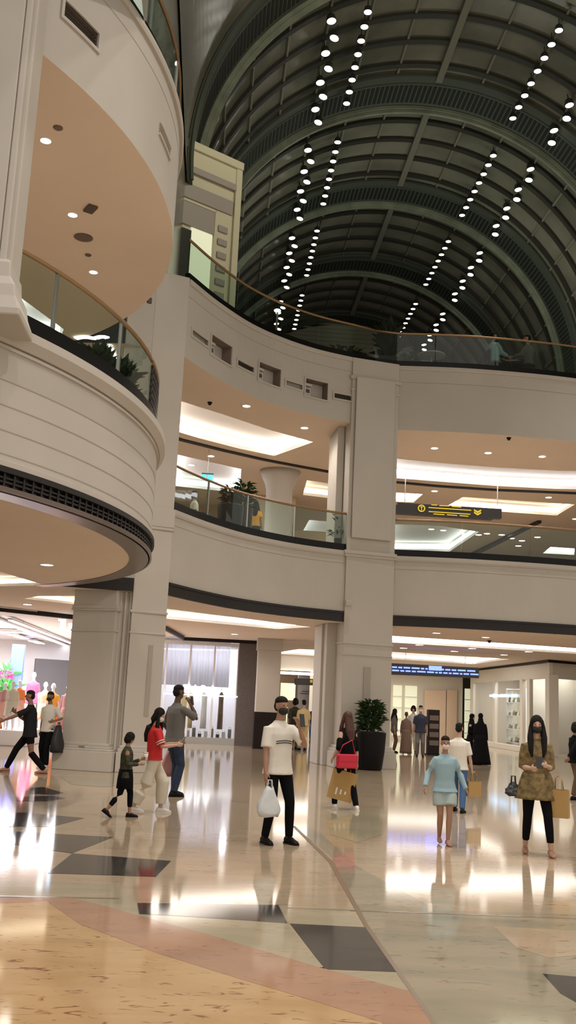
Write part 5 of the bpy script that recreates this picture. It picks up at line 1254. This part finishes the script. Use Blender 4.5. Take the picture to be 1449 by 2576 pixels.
# woman in the golden tunic
t, wd_, ww, el, k, sh, Hp = person('person with long black hair and black mask in a golden patterned tunic and black leggings', 1350, 2150, (1347, 1805), R(168),
    skin='skin_light', hair=('long', 'hair_black'), shirt=('c_gold', .62, .02, 1.5), legs=('c_black', .98, .90), skirt=('c_gold', .70, .18, .275), shoes='shoe_tan', mask='mask_black', female=True, near=True,
    feet=((-.17, .12, 0), (.13, -.16, 0)), hands=((-.10, .27, 1.14), (.10, .25, 1.10)), lean=.02)
phone(wd_((ww[0]+ww[1])*.5+Vector((0, .08, .06))), R(168), 'dark phone held in front of the golden tunic', .5)
paper_bag(wd_((-.27*k, .08*k, 1.02*k)), .24, .32, .12, 'brown paper bag hanging beside the golden tunic', R(150), 0, False)
soft_bag(wd_((.30*k, .0, 1.0*k)), .20, .14, .09, 'small black handbag at the hip of the golden tunic', 'bag_black', R(168), name='handbag')
# right frame edge
person('person in black top and brown trousers at the right frame edge, arm reaching back', 1449, 2012, (1445, 1820), R(-75), skin='skin_brown', hair=('bob', 'hair_black'), shirt=('c_black', 1.0, .08, 1.2), legs=('c_brown', 1.45, .97), shoes='shoe_black', near=True,
       feet=((-.1, .15, 0), (.1, -.14, 0)), hands=((-.2, .3, 1.1), (.24, -.36, .98)))
# far people right of the middle pillar
person('person in a long brown dress standing far back beside the navy shirt', 1020, 1898, (1021, 1792), R(-20), skin='skin_brown', hair=('short', 'hair_brown'), shirt=('c_taupe', .9, .05, 1.2), skirt=('c_taupe', .05, .17, .26), female=True)
person('person in navy shirt and grey trousers with pale mask, far back', 1056, 1905, (1055, 1776), R(170), skin='skin_tan', shirt=('c_navy', .45, .08, 1.2), legs=('c_grey', 1.3, 1), mask='mask_white')
person('person in a pale top far back between the brown dress and navy shirt', 1038, 1893, (1037, 1777), R(160), skin='skin_light', hair=('bob', 'hair_black'), shirt=('c_white', .5, .05, 1), legs=('c_cream', 1.3, 1), female=True)
person('person with dark hair partly hidden by the middle pillar', 990, 1893, (987, 1784), R(-100), skin='skin_tan', hair=('long', 'hair_black'), shirt=('c_grey', .5, .05, 1), legs=('c_brown', 1.3, 1), female=True)
t = thing('info_stand', 'dark brown upright stand beside the navy shirt', 'stand', tuple(PX(1088, 1900, z=0)[:2])+(0,))
b = MB(); b.box((0, 0, .85), (.42, .35, 1.6)); b.build('cabinet', 'dark_base', t, local=True, bevel=.02); b = MB(); b.box((0, 0, .03), (.5, .42, .06)); b.build('foot', 'black_strip', t, local=True)
for j in range(4): b = MB(); b.box((0, -.18, .45+j*.3), (.34, .02, .18)); b.build('panel', 'bronze_lip', t, local=True)
# people in the passage
person('person in a pale yellow outfit seen from behind in the passage', 760, 1888, (761, 1762), R(10), skin='skin_light', hair=('short', 'hair_black'), shirt=('c_yellow', .55, .05, 1.6), legs=('c_yellow', 1.6, .95))
person('person in dark top and blue jeans in the passage', 786, 1868, (783, 1772), R(5), skin='skin_tan', shirt=('c_black', .5, .05, 1), legs=('c_bluejean', 1.2, 1))
person('person in an orange dress in the passage beside the middle pillar', 807, 1872, (806, 1775), R(30), skin='skin_brown', hair=('bob', 'hair_black'), shirt=('c_orange', .4, .05, 1), skirt=('c_orange', .3, .18, .25), female=True)
person('person in patterned dark clothes half hidden behind the raised hand of the white T-shirt', 738, 1885, (736, 1758), R(-30), skin='skin_tan', hair=('bob', 'hair_black'), shirt=('c_olive', .6, .05, 1.2), legs=('c_taupe', 1.3, 1))
# first floor gallery
person('person in a white T-shirt leaning by the gallery railing at the left', 487, 1300, (486, 1234), R(100), floor=Z1, Y=28.4, h=1.62, skin='skin_light', hair=('bob', 'hair_black'), shirt=('c_white', .45, .05, 1.1), legs=('c_black', 1.1, 1), mask='mask_black', female=True)
person('person with long black hair in an orange top on the gallery', 640, 1340, (640, 1261), R(-10), floor=Z1, Y=29.2, h=1.62, skin='skin_tan', hair=('long', 'hair_black'), shirt=('c_marigold', .3, .0, .9), legs=('c_jean', 1.1, 1), female=True)
t = thing('gallery_chair', 'dark rounded armchair behind the person in white on the gallery', 'chair', atx(508, 1300, Z1, 28.2))
b = MB(); b.rings([[(.28*math.cos(a), .25+.0*z+.06*math.sin(a), z) for a in [2*math.pi*v/16 for v in range(16)]] for z in (.3, .9, 1.05)]); b.build('backrest', 'pot_grey', t, local=True, smooth=True)
b = MB(); b.cyl((0, 0, .36), .30, .10); b.build('seat', 'pot_grey', t, local=True)
for sx, sy in ((-.2, -.2), (.2, -.2), (-.2, .2), (.2, .2)): b = MB(); b.tube([(sx, sy, 0), (sx, sy, .38)], .02, 8); b.build('leg', 'steel', t, local=True)
q = PX(248, 926, Y=15.9); t = thing('bright_patch', 'small bright yellow green card among the plants behind the near railing', 'patch', (q.x, q.y, Z1))
b = MB(); b.box((0, 0, q.z-Z1), (.075, .01, .19)); b.build('patch_face', 'patch_green', t, local=True); b = MB(); b.tube([(0, .015, 0), (0, .015, q.z-Z1)], .008, 6); b.cyl((0, .015, 0), .08, .012); b.build('stake', 'steel', t, local=True)  # flat glowing patch on a stake, stands in for a small bright spot
# top floor
for (x, lab, m_, sk) in ((1240, 'person in pale blue shirt seated behind the top floor railing', 'c_sky', 'skin_tan'), (1328, 'person in pale grey top seated farther right behind the top railing', 'c_grey', 'skin_tan')):
    P = atx(x, 905, Z2, 28.3); person(lab, x, 905, (x, 850), R(-70 if x < 1300 else 70), floor=Z2, Y=28.3, h=1.95, skin=sk, shirt=(m_, .9, .05, 3.0), legs=('c_charcoal', 1.2, 1), feet=((-.1, .42, 0), (.1, .42, 0)), sitting=True, hands=((-.15, .4, 1.1), (.15, .4, 1.1)))
    t = thing('cafe_chair', 'dark cafe chair under the person in ' + ('pale blue' if x < 1300 else 'pale grey') + ' on the top floor', 'chair', P, R(-80 if x < 1300 else 80))
    b = MB(); b.box((0, .08, .39), (.42, .44, .05)); b.build('seat', 'pot_black', t, local=True, bevel=.01); b = MB(); b.box((0, -.19, .68), (.42, .04, .42)); b.build('backrest', 'pot_black', t, local=True, bevel=.01)
    for sx, sy in ((-.18, -.16), (.18, -.16), (-.18, .26), (.18, .26)): b = MB(); b.tube([(sx, sy, 0), (sx, sy, .39)], .015, 6); b.build('leg', 'steel', t, local=True)
# ------------------------------------------------------------------ mannequins in the left shop
def mann(x, Y, top, lab, shirt, skirt=None, base=.0, rz=R(180), h=None):
    r = person(lab, x, 1850, (x, top), rz, Y=Y, skin='mannequin', hair=('none', None), shirt=shirt, skirt=skirt, shoes=None, name='mannequin', cat='mannequin', female=True, floor=base, hands=((-.2, .02, .85), (.2, .02, .85)), h=h)
    if base != .45 or Y > 35: b = MB(); b.cyl((0, .05, -base), .26, base); b.build('stand', 'store_wall', r[0], local=True)
mann(72, 37.5, 1668, 'tall white mannequin in a pink outfit beside the dark grey shop wall', ('c_pink', .5, .1, 1.2), ('c_pink', .7, .17, .25), .45, h=1.85)
mann(104, 35.5, 1716, 'white mannequin behind the head of the person striding left', ('c_peach', .4, .1, 1), ('c_peach', .5, .17, .27), .2, h=1.75)
mann(124, 34.0, 1718, 'white mannequin in an orange outfit behind the pale T-shirt', ('c_marigold', .3, .1, 1), ('c_orange', .4, .17, .28), .1, h=1.8)
mann(163, 33.5, 1716, 'white mannequin in a rose dress next to the left pillar', ('c_rose', .9, .1, 1.2), ('c_rose', .35, .17, .30), .1, h=1.8)
mann(22, 31.6, 1730, 'headless looking white mannequin in a cream coat on the low plinth', ('c_cream', .9, .2, 2.0), ('c_cream', .5, .2, .26), .45, h=1.45)
mann(38, 33.0, 1728, 'white mannequin in a coral top behind the cream coat', ('c_orange', .9, .1, 1.3), ('c_peach', .5, .2, .28), .45, h=1.5)
mann(2, 32.0, 1735, 'white mannequin in a dusty pink dress at the left frame edge', ('c_rose', .9, .1, 1.3), ('c_peach', .4, .2, .28), .45, h=1.4)
b = MB(); P = PX(10, 1700, Y=37); foliage(b, (P.x, 37, 2.0), .35, .35, 90, 9, .2); tag(b.build('magenta_flowers', 'c_magenta'), 'magenta flower bunch above the cream coat in the left shop', 'flowers')
